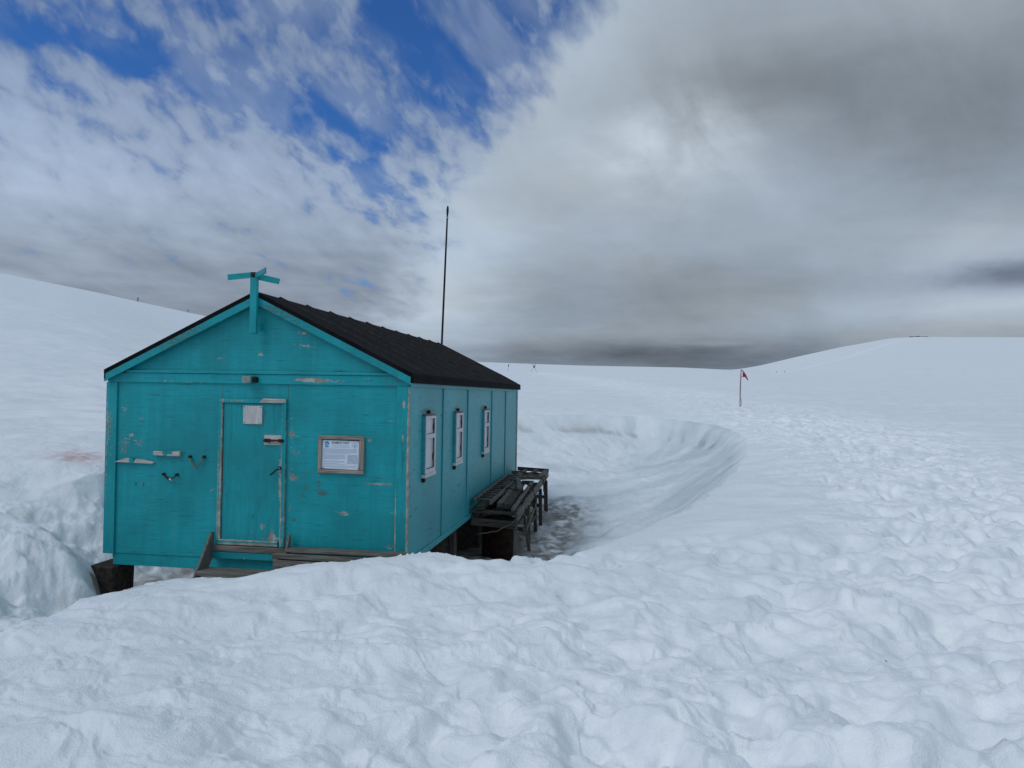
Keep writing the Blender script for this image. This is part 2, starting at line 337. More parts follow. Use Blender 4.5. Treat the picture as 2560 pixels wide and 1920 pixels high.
def terrain(x, y):
    """height and surface masks of the snow at world x, y"""
    shp = x.shape
    rx = x - CAM[0]; ry = y - CAM[1]; r = np.hypot(rx, ry)
    z = base(x, y)
    near = (np.abs(x - 1.5) < 12) & (y > -9.5) & (y < 22)
    xn, yn = x[near], y[near]
    # pull the ground to the measured rim heights
    b0 = base(RIM[:, 0], RIM[:, 1]); num = np.zeros(xn.shape); den = np.full(xn.shape, 0.25)
    for (qx, qy, qz), bz in zip(RIM, b0):
        s2 = 0.30 if qy < 1.5 else (0.9 if qy < 4 else 4.0)
        wgt = np.exp(-((xn - qx) ** 2 + (yn - qy) ** 2) / (2 * s2)); num += wgt * (qz - bz); den += wgt
    zn = z[near] + num / den
    wob = 0.10 * pn(xn * 1.1, yn * 1.1, 41) + 0.05 * pn(xn * 3, yn * 3, 42)
    ins = inside(xn + wob, yn + wob * .6, RIMS[:, :2])
    drim, spar = poly_dist(xn + wob, yn + wob * .6, RIMS[:, :2])
    dc, _ = poly_dist(xn, yn, CORE[0]); dc = np.where(inside(xn, yn, CORE[0]), 0, dc)
    dg, gpar = poly_dist(xn, yn, GULLY, False)
    dcore = np.minimum(dc, dg * 1.0)
    t = np.where(ins, drim / (drim + dcore + 1e-6), 0)
    floor = -0.78 + 0.055 * np.clip(yn - 4.8, -2, 5) + 0.10 * np.clip(-xn - .2, 0, 4) + 0.45 * ss(-xn, -1.0, 1.5) * ss(-yn, .3, 1.2)
    floor = floor + .42 * ss(-yn, .8, 1.7) * ss(2.6 - xn, 0, 1.5)
    floor = floor + 0.07 * fbm(xn * 1.7, yn * 1.7, 3, 50)
    farw = ss(yn, 0.5, 6) * ss(xn, -1, 4)
    p = 1.7 + 0.35 * farw + 0.9 * ss(xn, 5, 8) * farw
    ledge = ss(yn - .6 * np.clip(xn - 6, 0, 9), 7, 14)
    F = (1 - (1 - t) ** p) * (1 - .15 * farw * ledge) + .15 * farw * ledge * ss(t + .03 * pn(spar * 1.3, spar * .2, 61), .01, .09)
    # bank foot steps up a little beside the platform (dirty ledge)
    F = np.where(ins, F, 0)
    zi = zn + (floor - zn) * F
    # steep lip at the far and right edge
    edge_r = np.exp(-(drim / 0.9) ** 2)
    lipw = .45 + .35 * farw * (1 - ledge)
    out_round = np.exp(-(drim / lipw)) * (.10 + .05 * farw * (1 - ledge))
    zi = zi - out_round
    # relief inside the hollow: fall-line flutes on the big wall, lumps on the left mound
    fl = fbm(spar * 1.1 + 6.0 * t, t * 1.6 - 0.12 * spar, 4, 60)
    fl2 = pn(spar * 3.6 + 19 * t, t * 2.4, 70)
    wallm = np.where(ins, np.sin(np.pi * np.clip(t, 0, 1)) ** .7, 0)
    cupw = np.sqrt(pn(xn * 2.4 + .4 * fl, yn * 2.0, 63) ** 2 + .01)
    zi += wallm * farw * ((0.042 * fl + 0.014 * fl2) * ss(1.05 - t, 0, .6) + .040 * (cupw - .25))
    leftm = np.maximum(ss(-xn, -.9, .3), ss(-yn, .8, 1.6) * ss(2.8 - xn, 0, 1.2)) * np.where(ins, ss(t, 0.02, .3), 0)
    lum = fbm(xn * 1.4, yn * 1.4, 5, 80, .47); lum2 = 1 - np.abs(pn(xn * 2.2, yn * 2.2, 83)) * 2
    zi += leftm * (0.13 * lum + 0.02 * lum2) * ss(dc, .15, .8)
    leftout = ss(-xn, -.2, 1.5) * (~ins) * ss(yn, -3, 0) * ss(8 - yn, 0, 5)
    zi += leftout * (0.04 * lum)
    # snow mound in front of the left side hollow
    RDG = [(.03,-.56,-.20),(-.14,-.48,.00),(-.42,-.36,.16),(-.85,-.22,.31),(-1.6,-.05,.44),(-2.7,.05,.50),(-4.5,.1,.6),(-8,-.2,.7)]
    dm, pm = poly_dist(xn, yn, np.array([q[:2] for q in RDG]), False)
    cum = np.concatenate([[0], np.cumsum([math.hypot(RDG[i+1][0]-RDG[i][0], RDG[i+1][1]-RDG[i][1]) for i in range(len(RDG)-1)])])
    top = np.interp(pm, cum, [q[2] for q in RDG])
    yr = np.interp(-xn, [-q[0] for q in RDG], [q[1] for q in RDG])
    front = ss(yr - yn, -.25, .5)
    endr = ss(xn, -.18, .08)
    slope = (1 - front) * 1.25 + front * .27 + endr * 1.1
    zm = top - slope * (np.sqrt(dm ** 2 + .03) - .17) + (0.10 * lum + 0.03 * lum2 + 0.04 * fbm(xn * 4, yn * 4, 4, 86, .55)) * ss(dm + .35, .1, .7) * (1 - endr * .25)
    lm = ss(-xn, -1.3, -.3) * ss(3 - yn, 0, 1)
    k_ = .10
    hh = np.clip(.5 + .5 * (zm - zi) / k_, 0, 1); zmx = zi * (1 - hh) + zm * hh + k_ * hh * (1 - hh)
    zi = zi * (1 - lm) + zmx * lm
    # hollow melted under the left terrace
    zi -= 0.22 * np.exp(-(((xn + 2.9) / .5) ** 2 + ((yn - 2.2) / .45) ** 2))
    z = z.copy(); z[near] = zi
    I = np.zeros(shp); T = np.zeros(shp); DC = np.full(shp, 9.); DR = np.full(shp, 9.); SP = np.zeros(shp)
    I[near] = ins; T[near] = t; DC[near] = dc; DR[near] = drim; SP[near] = spar
    O = 1 - I
    # open snow: long soft dunes, sun-cups, crumbs
    low = fbm(x * .16, y * .22, 3, 1)
    z += O * 0.05 * low * ss(r, 1, 6) * ss(60 - r, 0, 30)
    ca, sa = math.cos(R(20)), math.sin(R(20)); u = x * ca + y * sa; v = -x * sa + y * ca
    wx = u + .35 * pn(u * .9, v * .9, 5); wy = v + .35 * pn(u * .9, v * .9, 6)
    cup = np.sqrt(pn(wx * .95, wy * 1.7, 11) ** 2 + .012); cup2 = np.sqrt(pn(wx * 2.3, wy * 3.4, 12) ** 2 + .02)
    dune = fbm(wx * .45, wy * .95, 3, 16, .38)
    fade = ss(70 - r, 0, 50)
    pd = np.full(shp, 99.); pr = r < 260
    pd[pr], _ = poly_dist(x[pr], y[pr], PATHW, False)
    half = 1.0 + 0.11 * np.clip(r, 8, 30)
    bear = np.degrees(np.arctan2(rx, ry))
    fore = ss(8.0 - r, 0, 3.0) * ss(bear, -40, 2)                                 # trodden foreground on the right
    tram = np.clip(np.exp(-(pd / half) ** 4) + 0.9 * fore, 0, 1)
    rim_quiet = 1 - 0.75 * np.exp(-(DR / .7) ** 2)
    amp = np.clip(0.7 + 0.6 * pn(x * .3, y * .3, 14), .2, 1.3) * fade * rim_quiet
    lf = ss(6.5 - r, 0, 3)                                                         # lumpier close by
    quiet = 0.35 + 0.65 * np.clip(.6 * lf + tram, 0, 1)
    z += O * fade * rim_quiet * 0.100 * dune * ss(r, 1, 4) * (1 - .25 * tram)
    z += O * amp * quiet * (0.018 * (cup - .25) + 0.008 * (cup2 - .2))
    wa = x + .12 * pn(x * 3, y * 3, 26); wb = y + .12 * pn(x * 3, y * 3, 27)
    chunk = fbm(wa * 1.5, wb * 2.0, 4, 21, .5)
    crest = np.exp(-(DR / .7) ** 2) * ss(3.6 - x, 0, 1.2) * O
    rough = np.clip(tram * .9 + .8 * lf + .7 * crest, 0, 1)
    z += O * fade * (rough * (0.018 * chunk + 0.010 * fbm(wa * 5.5, wb * 6.5, 3, 22, .6) + 0.03 * np.clip(chunk - .35, 0, 1)) + 0.0025 * fbm(x * 11, y * 11, 2, 25))
    # broken crust steps in the trodden parts
    cr = pn(wa * 1.3, wb * 1.7, 31) + .22 * pn(x * 5, y * 5, 32)
    cr2 = pn(wa * 2.1, wb * 2.6, 33) + .25 * pn(x * 8, y * 8, 34)
    z += O * fade * np.clip(tram * 1.1, 0, 1) * (0.024 * ss(cr, .10, .18) + 0.016 * ss(cr2, .16, .22)) + O * fade * (1 - tram) * ss(9 - r, 0, 4) * (.050 * fbm(wa * .9, wb * 1.5, 3, 36, .5) + .020 * np.abs(pn(wa * 3.1, wb * 3.6, 39)) + .016 * fbm(wa * 5, wb * 6, 3, 38, .6))
    # very soft relief far out
    z += O * ss(r, 30, 60) * (0.35 * fbm(x * .05, y * .07, 4, 90)) * ss(300 - r, 0, 200)
    z += O * ss(r, 11, 18) * ss(140 - r, 0, 90) * (1 - .6 * tram) * (0.035 * fbm(u * .35, v * .9, 4, 95, .5) + .12 * ss(-x, 0, 6) * fbm(x * .16, y * .13, 3, 96))
    # masks
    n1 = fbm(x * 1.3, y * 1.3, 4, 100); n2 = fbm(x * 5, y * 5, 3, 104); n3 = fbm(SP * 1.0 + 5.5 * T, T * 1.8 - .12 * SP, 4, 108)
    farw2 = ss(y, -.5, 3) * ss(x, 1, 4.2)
    dirt_shade = I * np.clip(ss(.95 - DC, 0, .9) * farw2 * (.75 + .9 * n2 + .5 * n1), 0, 1)
    dirt_shade = np.maximum(dirt_shade, I * np.clip(ss(1.5 - DC, 0, 1.1) * farw2 * (.28 + .9 * n1 + .35 * n2), 0, 1) * .6)
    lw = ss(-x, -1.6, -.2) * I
    dirt_shade = np.maximum(dirt_shade, lw * np.clip(.02 + .5 * n1 + .35 * n2, 0, .55) * .5)
    dirt_shade = np.maximum(dirt_shade, lw * np.clip(np.exp(-(((x - 1.4) / .5) ** 2 + ((y + 3.6) / .35) ** 2)) * (1 + n2), 0, 1) * .7)
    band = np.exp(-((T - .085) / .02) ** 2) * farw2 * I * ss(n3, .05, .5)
    dirt_shade = np.maximum(dirt_shade, band * .45)
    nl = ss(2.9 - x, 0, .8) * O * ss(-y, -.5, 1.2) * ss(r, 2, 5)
    dirt_shade = np.maximum(dirt_shade, nl * np.clip(n1 * .55 + n2 * .25 - .08, 0, .5))
    dirt_shade = np.maximum(dirt_shade, I * (DC <= 0) * np.clip(.85 + .5 * n1 + .4 * n2, 0, 1))  # dirty ice under the hut, its shade painted into the same mask
    dirt_shade = np.maximum(dirt_shade, I * ss(-x, -.2, .1) * ss(1.0 - DC, 0, .8) * ss(y, -.1, .3) * np.clip(.5 + .6 * n1 + .5 * n2, 0, 1) * .8)  # dirt plus painted shade on the left wall beside the hut
    ice = I * np.clip(.08 + .08 * T + .50 * n3 * farw2 + .15 * n1 + .75 * ss(x, 5.8, 9.3) * ss(y, .5, 3), 0, 1) * np.maximum(ss(DR, -.12, .45), .85 * ss(y - .6 * np.clip(x - 6, 0, 9), 7, 14))
    red = np.exp(-(((x + 3.2) / .5) ** 2 + ((y - 3.5) / .45) ** 2)) * np.clip(.75 + .9 * n2, 0, 1) * O
    trk = np.zeros(shp)
    tq = np.array([polar_xy(a, q) for a, q in ((19.45, 492), (19.5, 440), (18.2, 400), (16.0, 345), (13.5, 290), (11.2, 245), (9.6, 225), (8.4, 215))])
    fr = (r > 150) & (r < 620)
    td, _ = poly_dist(x[fr], y[fr], tq, False); trk[fr] = np.exp(-(td / 2.2) ** 2)
    tram = np.maximum(tram, trk)
    return z, dirt_shade, ice, red, tram

def build_snow():
    a_f = np.arange(-50, 33.0, 0.078); a_l = np.arange(-180, -50, 2.0); a_r = np.arange(33.0, 180.1, 2.0); a_r[-1] = 180
    A = np.concatenate([a_l, a_f, a_r]); rs = [0.05, .3, .7, 1.1, 1.5, 1.8, 2.0, 2.2]
    while rs[-1] < 31: rs.append(rs[-1] + float(np.clip(rs[-1] ** 2 * .0009, .008, .034)))
    while rs[-1] < 900: rs.append(rs[-1] * 1.011)
    Rr = np.array(rs)
    AA, RR = np.meshgrid(np.radians(A), Rr)
    X = CAM[0] + RR * np.sin(AA); Y = CAM[1] + RR * np.cos(AA)
    Z, dirt_shade, ice, red, tram = terrain(X, Y)
    # boot prints pressed into the trodden snow
    rr = np.random.RandomState(3)
    for _ in range(2000):
        if rr.rand() < .55:
            a, r = rr.uniform(-30, 28), 2.4 + 6.5 * rr.rand() ** 1.2
            if rr.rand() > ss(np.array(a), -36, 6) * .8: continue
        else:
            q = rr.rand() * 4.6; i = int(q); f = q - i
            a = PATH[i][0] * (1 - f) + PATH[i + 1][0] * f; r = PATH[i][1] * (1 - f) + PATH[i + 1][1] * f
            a += rr.normal() * 4.5 * min(1, 14 / r); r += rr.normal() * 1.2
        if r < 2.3: continue
        px, py = CAM[0] + r * math.sin(R(a)), CAM[1] + r * math.cos(R(a))
        th = R(a) + rr.normal() * .5; sz = rr.uniform(.8, 1.35) * (1.0 if r > 8 else rr.choice([1.0, 1.5, 2.0]))
        if r < 7 and rr.rand() < .4: continue
        da = math.degrees(.85 / r); j0, j1 = np.searchsorted(A, (a - da, a + da)); i0, i1 = np.searchsorted(Rr, (r - .85, r + .85))
        if j1 <= j0 or i1 <= i0: continue
        sx = X[i0:i1, j0:j1] - px; sy = Y[i0:i1, j0:j1] - py
        u = (sx * math.sin(th) + sy * math.cos(th)) / (.19 * sz); v = (sx * math.cos(th) - sy * math.sin(th)) / (.11 * sz)
        wv = .25 * pn(X[i0:i1, j0:j1] * 6, Y[i0:i1, j0:j1] * 6, 7)
        q = (np.abs(u) ** 2.6 + np.abs(v) ** 2.6) ** (1 / 2.6) + wv
        dep = rr.uniform(.010, .038) * (1.9 if r > 9 else 1) 
        Z[i0:i1, j0:j1] += -dep * (1 - ss(q, .5, 1.3)) + dep * .12 * np.exp(-((q - 1.5) / .3) ** 2)
    nr, na = X.shape
    V = np.stack([X, Y, Z], -1).reshape(-1, 3)
    idx = np.arange(nr * na).reshape(nr, na)
    q = np.stack([idx[:-1, :-1], idx[:-1, 1:], idx[1:, 1:], idx[1:, :-1]], -1).reshape(-1, 4)[:, ::-1]
    me = bpy.data.meshes.new('snow_ground')
    me.vertices.add(len(V)); me.vertices.foreach_set('co', V.astype(np.float32).ravel())
    me.loops.add(q.size); me.loops.foreach_set('vertex_index', q.astype(np.int32).ravel())
    me.polygons.add(len(q)); me.polygons.foreach_set('loop_start', (np.arange(len(q)) * 4).astype(np.int32))
    me.polygons.foreach_set('use_smooth', np.ones(len(q), bool))
    me.update(calc_edges=True)
    for nm, arr in (('dirt_shade', dirt_shade), ('ice', ice), ('red', red), ('tram', tram)):
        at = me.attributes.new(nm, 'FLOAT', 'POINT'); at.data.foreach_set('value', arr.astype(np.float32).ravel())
    o = bpy.data.objects.new('snow_ground', me); col.objects.link(o); o['kind'] = 'structure'
    return o
def ground_z(x, y):
    return float(terrain(np.array([float(x)]), np.array([float(y)]))[0][0])

def snow_mat():
    m, k, b = new_mat('snow')
    P = k.tc('Object'); dirt_shade = k.attr('dirt_shade'); ice = k.attr('ice'); red = k.attr('red')
    n1 = k.noise(P, 1.1, 5, .55); n2 = k.noise(P, 14, 5, .6); n3 = k.noise(P, 90, 3, .6)
    tram = k.attr('tram')
    c = k.mix(k.ss(n1, .35, .68), (.80, .83, .86), (.865, .885, .90))
    c = k.mix(k.mul(k.mul(tram, k.ss(k.noise(P, 2.6, 5, .6), .40, .58)), .9), c, (.965, .97, .975))
    c = k.mix(k.mul(ice, .8), c, (.50, .575, .60))
    dm = k.m('MULTIPLY', dirt_shade, k.ss(n2, .25, .75, .55, 1.25), clamp=True)
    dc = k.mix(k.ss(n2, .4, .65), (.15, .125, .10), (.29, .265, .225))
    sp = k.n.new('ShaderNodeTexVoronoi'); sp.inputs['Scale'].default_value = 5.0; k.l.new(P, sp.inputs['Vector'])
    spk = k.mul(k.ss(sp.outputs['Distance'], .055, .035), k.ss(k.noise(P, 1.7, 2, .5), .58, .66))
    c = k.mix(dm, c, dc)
    c = k.mix(k.mul(spk, .7), c, (.10, .085, .07))
    c = k.mix(k.m('MULTIPLY', red, .75, clamp=True), c, (.55, .26, .22))
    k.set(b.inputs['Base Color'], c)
    k.set(b.inputs['Roughness'], k.add(.55, k.mul(k.sub(n2, .5), .3)))
    b.inputs['Specular IOR Level'].default_value = .25
    n4 = k.noise(P, 5.0, 6, .62)
    h = k.add(k.add(k.mul(n2, 1.0), k.mul(n3, .55)), k.mul(n4, 1.6))
    k.set(b.inputs['Normal'], k.bump(h, .55, .025))
    return m
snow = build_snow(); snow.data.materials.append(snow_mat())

# ------------------------------------------------------------------ materials for made things
TEAL = (.002, .295, .332)
def paint_mat(name, chips=(), greys=(), along='x', teal=TEAL, pale_mix=0.0, rough=.5, base_chip=0.0, crack=1.0, gain=.30, grain=0.0):
    """weathered turquoise paint on plywood; chips/greys are bare spots (a, z, size_a, size_z, amount)"""
    m, k, b = new_mat(name)
    P = k.tc('Object'); x, y, z = k.sep(P)
    a = y if along == 'y' else x
    if along == 'z': long_v = k.xyz(k.mul(x, 30), k.mul(y, 30), k.mul(z, 3.5))
    elif along == 'x': long_v = k.xyz(k.mul(x, 4.0), k.mul(y, 20), k.mul(z, 52))
    else: long_v = k.xyz(k.mul(x, 20), k.mul(y, 4.0), k.mul(z, 40))
    n_lo = k.noise(P, 1.2, 4, .55); n_mid = k.noise(P, 7, 5, .6); n_gr = k.noise(long_v, 1.0, 6, .62, .6); n_hi = k.noise(P, 45, 4, .65)
    flk = k.noise({'x': k.xyz(k.mul(x, 22), k.mul(y, 30), k.mul(z, 75)), 'y': k.xyz(k.mul(x, 30), k.mul(y, 22), k.mul(z, 75)), 'z': k.xyz(k.mul(x, 75), k.mul(y, 75), k.mul(z, 22))}[along], 1.0, 4, .6)
    c = k.mix(k.ss(n_lo, .3, .7), tuple(v * .80 for v in teal), tuple(v * 1.18 for v in teal))
    rain = k.noise(k.xyz(k.mul(x, 11), k.mul(y, 11), k.mul(z, .7)), 1.0, 4, .6)
    c = k.mix(k.mul(k.ss(rain, .48, .70), .30), c, tuple(v * .62 for v in teal))
    c = k.mix(k.mul(k.ss(rain, .46, .30), .16), c, (.09, .36, .40))
    c = k.mix(k.mul(k.ss(n_gr, .35, .62), .35), c, tuple(v * .72 for v in teal))
    c = k.mix(k.mul(k.ss(n_mid, .5, .75), .28), c, (.03, .27, .30))
    if pale_mix: c = k.mix(k.mul(k.ss(n_gr, .25, .75, .4, 1.0), pale_mix), c, (.17, .40, .45))  # mixes a paler teal in along the grain
    ck = k.mul(k.ss(n_gr, .585, .66), k.ss(n_mid, .38, .58))
    ck = k.mul(ck, .5 * crack)
    c = k.mix(ck, c, (.004, .07, .085))
    if grain:      # raised wavy plywood grain showing through the paint
        gn = k.noise(k.xyz(x, k.mul(y, 3.2), k.mul(z, 7.5)), 1.0, 3, .5, 1.1)
        ln = k.ss(k.m('ABSOLUTE', k.sub(k.m('FRACT', k.mul(gn, 26.0)), .5)), .40, .47)
        gm = k.mul(k.mul(ln, k.ss(n_mid, .45, .60)), k.ss(k.add(n_lo, k.mul(z, .10)), .46, .72))
        c = k.mix(k.mul(gm, grain), c, (.01, .085, .10))
    tex = k.add(k.add(k.mul(n_gr, .30), k.mul(n_hi, .10)), k.mul(flk, .60))
    def spots(lst, thr):
        if not lst: return None
        tot = k.total([k.gauss(a, z, q[0], q[1], q[2] * 1.35, q[3] * 1.35, q[4] * .92) for q in lst])
        return k.ss(k.add(k.mul(tot, gain), tex), thr, thr + .04)
    g = spots(list(greys), .73)
    if g is not None: c = k.mix(k.mul(g, .75), c, (.065, .12, .11))
    s = spots(list(chips), .725)
    rnd = k.ss(k.add(tex, k.mul(k.sub(n_mid, .5), .5)), .69 - base_chip, .73 - base_chip)
    s = rnd if s is None else k.m('MAXIMUM', s, rnd)
    wood = k.mix(k.ss(n_mid, .42, .62), (.34, .235, .175), (.50, .45, .39))
    c = k.mix(k.mul(s, .85), c, wood)
    k.set(b.inputs['Base Color'], c); k.set(b.inputs['Roughness'], k.add(rough, k.mul(s, .3)))
    b.inputs['Specular IOR Level'].default_value = .35
    h = k.sub(k.mul(n_gr, .6), k.add(k.mul(ck, .8), k.mul(s, .7)))
    k.set(b.inputs['Normal'], k.bump(h, .45, .004))
    return m
FCH = [(.226,1.83,.05,.04,.8),(.22,1.36,.06,.11,.85),(.44,1.40,.05,.05,.8),(.46,1.71,.04,.012,.8),(.33,1.5,.03,.02,.7),(1.47,.84,.05,.09,.7),(1.49,1.9,.05,.03,.6),
 (.50,.87,.06,.025,.8),(.54,.54,.04,.012,.8),(.62,.25,.05,.012,.6),(.25,.18,.05,.01,.6),(2.50,1.66,.02,.12,.75),(2.56,1.55,.05,.03,.8),(2.56,1.33,.06,.05,.75),(2.50,1.10,.03,.06,.7),(2.57,1.01,.06,.03,.8),
 (2.50,.65,.03,.09,.75),(3.66,.98,.18,.018,.95),(3.18,.62,.07,.012,.95),(3.22,.585,.05,.012,.9),(3.52,1.51,.02,.014,1.3),(3.77,1.75,.03,.01,.9),(3.79,.22,.06,.03,.85),(3.82,1.45,.02,.008,.8),(3.8,.63,.05,.01,.8),
 (2.07,2.55,.03,.016,1.2),(1.52,2.5,.05,.014,.9),(1.63,2.40,.03,.02,.6),(1.93,2.43,.03,.012,.8),(2.0,2.62,.03,.012,.8),(2.24,2.78,.05,.014,.8),(2.63,2.82,.07,.014,1.0),(2.70,2.65,.08,.016,.9),(2.55,2.68,.06,.01,.7),(2.2,2.5,.03,.01,.7)]
FGR = [(2.72,1.10,.06,.05,.75),(2.72,.90,.03,.05,.9),(2.87,.90,.03,.07,.9),(2.94,.83,.03,.02,.8),(3.0,.89,.05,.04,.65),(2.64,.77,.03,.07,.8),(2.56,.50,.025,.02,1.1),(3.2,1.01,.2,.03,.6),(3.78,1.27,.06,.08,.65),(3.55,.84,.08,.05,.5),(.83,1.36,.1,.03,.55),(.57,.88,.03,.01,.6)]
SCH = [(1.0,.95,.25,.02,.5)]
SGR = [(1.29,1.60,.05,.07,1.1),(1.29,1.24,.05,.07,1.1),(3.05,1.66,.05,.06,1.1),(3.05,1.22,.05,.05,1.0),(5.42,1.66,.05,.06,1.1),(5.42,1.27,.05,.06,1.1),
 (.92,1.86,.30,.03,.75),(2.7,1.86,.28,.03,.75),(5.05,1.86,.28,.03,.75),(5.1,.99,.25,.03,.6),(4.6,1.6,.3,.25,.35),(.7,2.05,.4,.1,.35),(6.6,1.9,.5,.2,.35)]
m_front = paint_mat('front_paint', FCH, FGR, 'x')
m_side = paint_mat('side_paint', SCH, [(q[0], q[1], q[2], q[3], q[4] * 1.35) for q in SGR], 'y', pale_mix=.30, rough=.46, base_chip=-.06, crack=1.9, grain=.75)
m_trim_x = paint_mat('trim_paint', [(3.0,2.22,.25,.02,.5),(1.0,2.2,.4,.02,.45),(2.75,2.24,.12,.015,.8),(3.95,1.2,.06,.5,.25),(.02,1.2,.05,.8,.3),(3.93,1.9,.015,.04,1.0),(.08,1.8,.04,.2,.55),(.06,1.0,.03,.3,.5)],
                     [(.9,2.72,.5,.25,.3),(2.3,3.1,.25,.1,.6),(2.7,2.9,.3,.1,.3),(3.9,2.25,.25,.1,.55),(1.0,2.9,.3,.2,.5)], 'x', base_chip=.012, gain=.42)
m_trim_z = paint_mat('post_paint', [(.05,1.75,.03,.2,.36),(.07,1.2,.03,.3,.36),(4.018,.6,.009,.8,1.0),(3.866,.4,.008,.35,1.0),(4.014,1.4,.010,.4,.7),(3.95,1.55,.01,.03,.8),(3.95,1.95,.015,.04,.9),(.0,1.2,.012,.8,.5)], (), 'z', base_chip=.01, gain=.42)
m_door = paint_mat('door_paint', [(2.28,.35,.02,.08,.6),(2.32,.27,.05,.02,.5),(2.15,.4,.02,.05,.8),(2.0,.25,.3,.02,.4),(1.62,.75,.02,.3,.3),(2.38,.9,.010,.5,.45),(2.365,1.0,.012,.2,.5)], [(2.2,.28,.03,.04,.8)], 'z', gain=.42)
m_frame = paint_mat('frame_paint', [(1.57,.5,.03,.6,.42),(1.596,1.2,.007,.7,.9),(1.594,.4,.010,.4,1.0),(1.548,.9,.005,.5,.6),(2.40,.3,.03,.3,.55),(2.390,1.2,.006,.8,.7),(2.446,.9,.004,.9,.7),(1.8,1.97,.2,.012,.6)], (), 'z', base_chip=.01, gain=.42)
m_block = paint_mat('worn_block_paint', [(1.95,2.24,.1,.05,1.0)], [(2.02,2.3,.06,.1,.8)], 'x')

def wood_mat(name, along='y', light=(.22, .20, .175), dark=(.065, .058, .05), rough=.85):
    m, k, b = new_mat(name)
    P = k.tc('Object'); x, y, z = k.sep(P); S, Lg = 38, 2.2
    v = {'x': k.xyz(k.mul(x, Lg), k.mul(y, S), k.mul(z, S)), 'y': k.xyz(k.mul(x, S), k.mul(y, Lg), k.mul(z, S)), 'z': k.xyz(k.mul(x, S), k.mul(y, S), k.mul(z, Lg))}[along]
    n = k.noise(v, 1.0, 6, .65, .8); lo = k.noise(P, 3.0, 3, .5); hi = k.noise(P, 60, 3, .6)
    c = k.mix(k.ss(n, .32, .68), dark, light)
    c = k.mix(k.mul(k.ss(lo, .35, .7), .4), c, tuple(q * .55 for q in light))
    c = k.mix(k.mul(k.ss(n, .66, .72), .8), c, tuple(q * .25 for q in dark))
    k.set(b.inputs['Base Color'], c); b.inputs['Roughness'].default_value = rough; b.inputs['Specular IOR Level'].default_value = .2
    k.set(b.inputs['Normal'], k.bump(k.add(n, k.mul(hi, .2)), .6, .004))
    return m
w_x = wood_mat('grey_wood_across', 'x'); w_y = wood_mat('grey_wood_lengthwise', 'y'); w_z = wood_mat('grey_wood_upright', 'z')
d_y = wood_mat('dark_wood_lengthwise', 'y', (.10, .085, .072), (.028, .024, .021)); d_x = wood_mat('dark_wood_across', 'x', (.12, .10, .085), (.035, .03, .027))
d_z = wood_mat('dark_wood_upright', 'z', (.10, .085, .075), (.03, .026, .024))
p_x = wood_mat('pale_bare_wood', 'x', (.62, .58, .54), (.33, .29, .26)); p_z = wood_mat('pale_plaque_wood', 'z', (.66, .64, .63), (.46, .44, .44))
fr_w = wood_mat('sign_frame_wood', 'x', (.42, .36, .30), (.15, .12, .10))

def plain(name, colr, rough=.6, metal=0.0, var=.25, scale=12, bump=.2, spec=.3, dark=None):
    m, k, b = new_mat(name)
    P = k.tc('Object'); n = k.noise(P, scale, 5, .6); n2 = k.noise(P, scale * 7, 3, .6)
    c = k.mix(k.ss(n, .3, .7), tuple(q * (1 - var) for q in colr) if dark is None else dark, tuple(q * (1 + var * .6) for q in colr))
    k.set(b.inputs['Base Color'], c); k.set(b.inputs['Roughness'], k.add(rough, k.mul(k.sub(n, .5), .25)))
    b.inputs['Metallic'].default_value = metal; b.inputs['Specular IOR Level'].default_value = spec
    k.set(b.inputs['Normal'], k.bump(k.add(n, k.mul(n2, .5)), bump, .004))
    return m
m_roof = plain('roof_felt', (.0075, .007, .0075), .9, var=.7, scale=3, bump=.5, spec=.12)
m_batten = plain('roof_batten_felt', (.035, .031, .028), .85, var=.5, scale=16, bump=.5, spec=.12)
m_white = plain('white_window_paint', (.56, .545, .56), .5, var=.10, scale=8)
m_pane = plain('window_pane', (.50, .49, .52), .25, var=.06, scale=2, bump=.02, spec=.5)
m_iron = plain('rusty_iron', (.030, .018, .014), .7, .3, .6, 25, .5)
m_steel = plain('dull_steel', (.35, .36, .38), .4, .7, .3, 20)
m_conc = plain('concrete', (.085, .075, .066), .95, 0, .45, 14, 1.0, .1)
m_conc2 = plain('dark_concrete', (.045, .038, .033), .95, 0, .5, 18, 1.2, .1)
m_rope = plain('old_rope', (.20, .15, .09), .95, 0, .5, 60, 1.0, .1)
m_rope_d = plain('dark_cord', (.055, .05, .045), .95, 0, .5, 60, 1.0, .1)
m_rust = plain('barrel_rust', (.026, .012, .008), .85, .2, .6, 8, .6, .15)
m_mast = plain('mast_black', (.012, .013, .016), .5, .2, .3, 10)
m_paper = plain('sign_panel_white', (.66, .72, .80), .35, 0, .03, 3, .02, .4)
m_ink = plain('navy_ink', (.03, .06, .16), .5, 0, .1, 10, .02)
m_ink2 = plain('faded_ink', (.22, .30, .48), .5, 0, .15, 10, .02)
m_logo = plain('emblem_blue', (.07, .24, .52), .5, 0, .2, 60, .02)
m_map = plain('map_tint', (.46, .52, .62), .5, 0, .15, 40, .02)
m_red = plain('red_flag_cloth', (.48, .014, .022), .8, 0, .35, 20, .3)
m_redh = plain('dark_red_hem', (.16, .012, .022), .8, 0, .35, 20, .3)
m_dcl = plain('dark_cloth', (.020, .015, .018), .85, 0, .35, 20, .3)
m_pole = plain('bamboo_pole', (.22, .18, .15), .7, 0, .45, 14, .3)
m_gap = plain('dark_gap', (.085, .072, .058), .9, 0, .3, 30, .3)  # brown wood tone for door gaps and panel seams

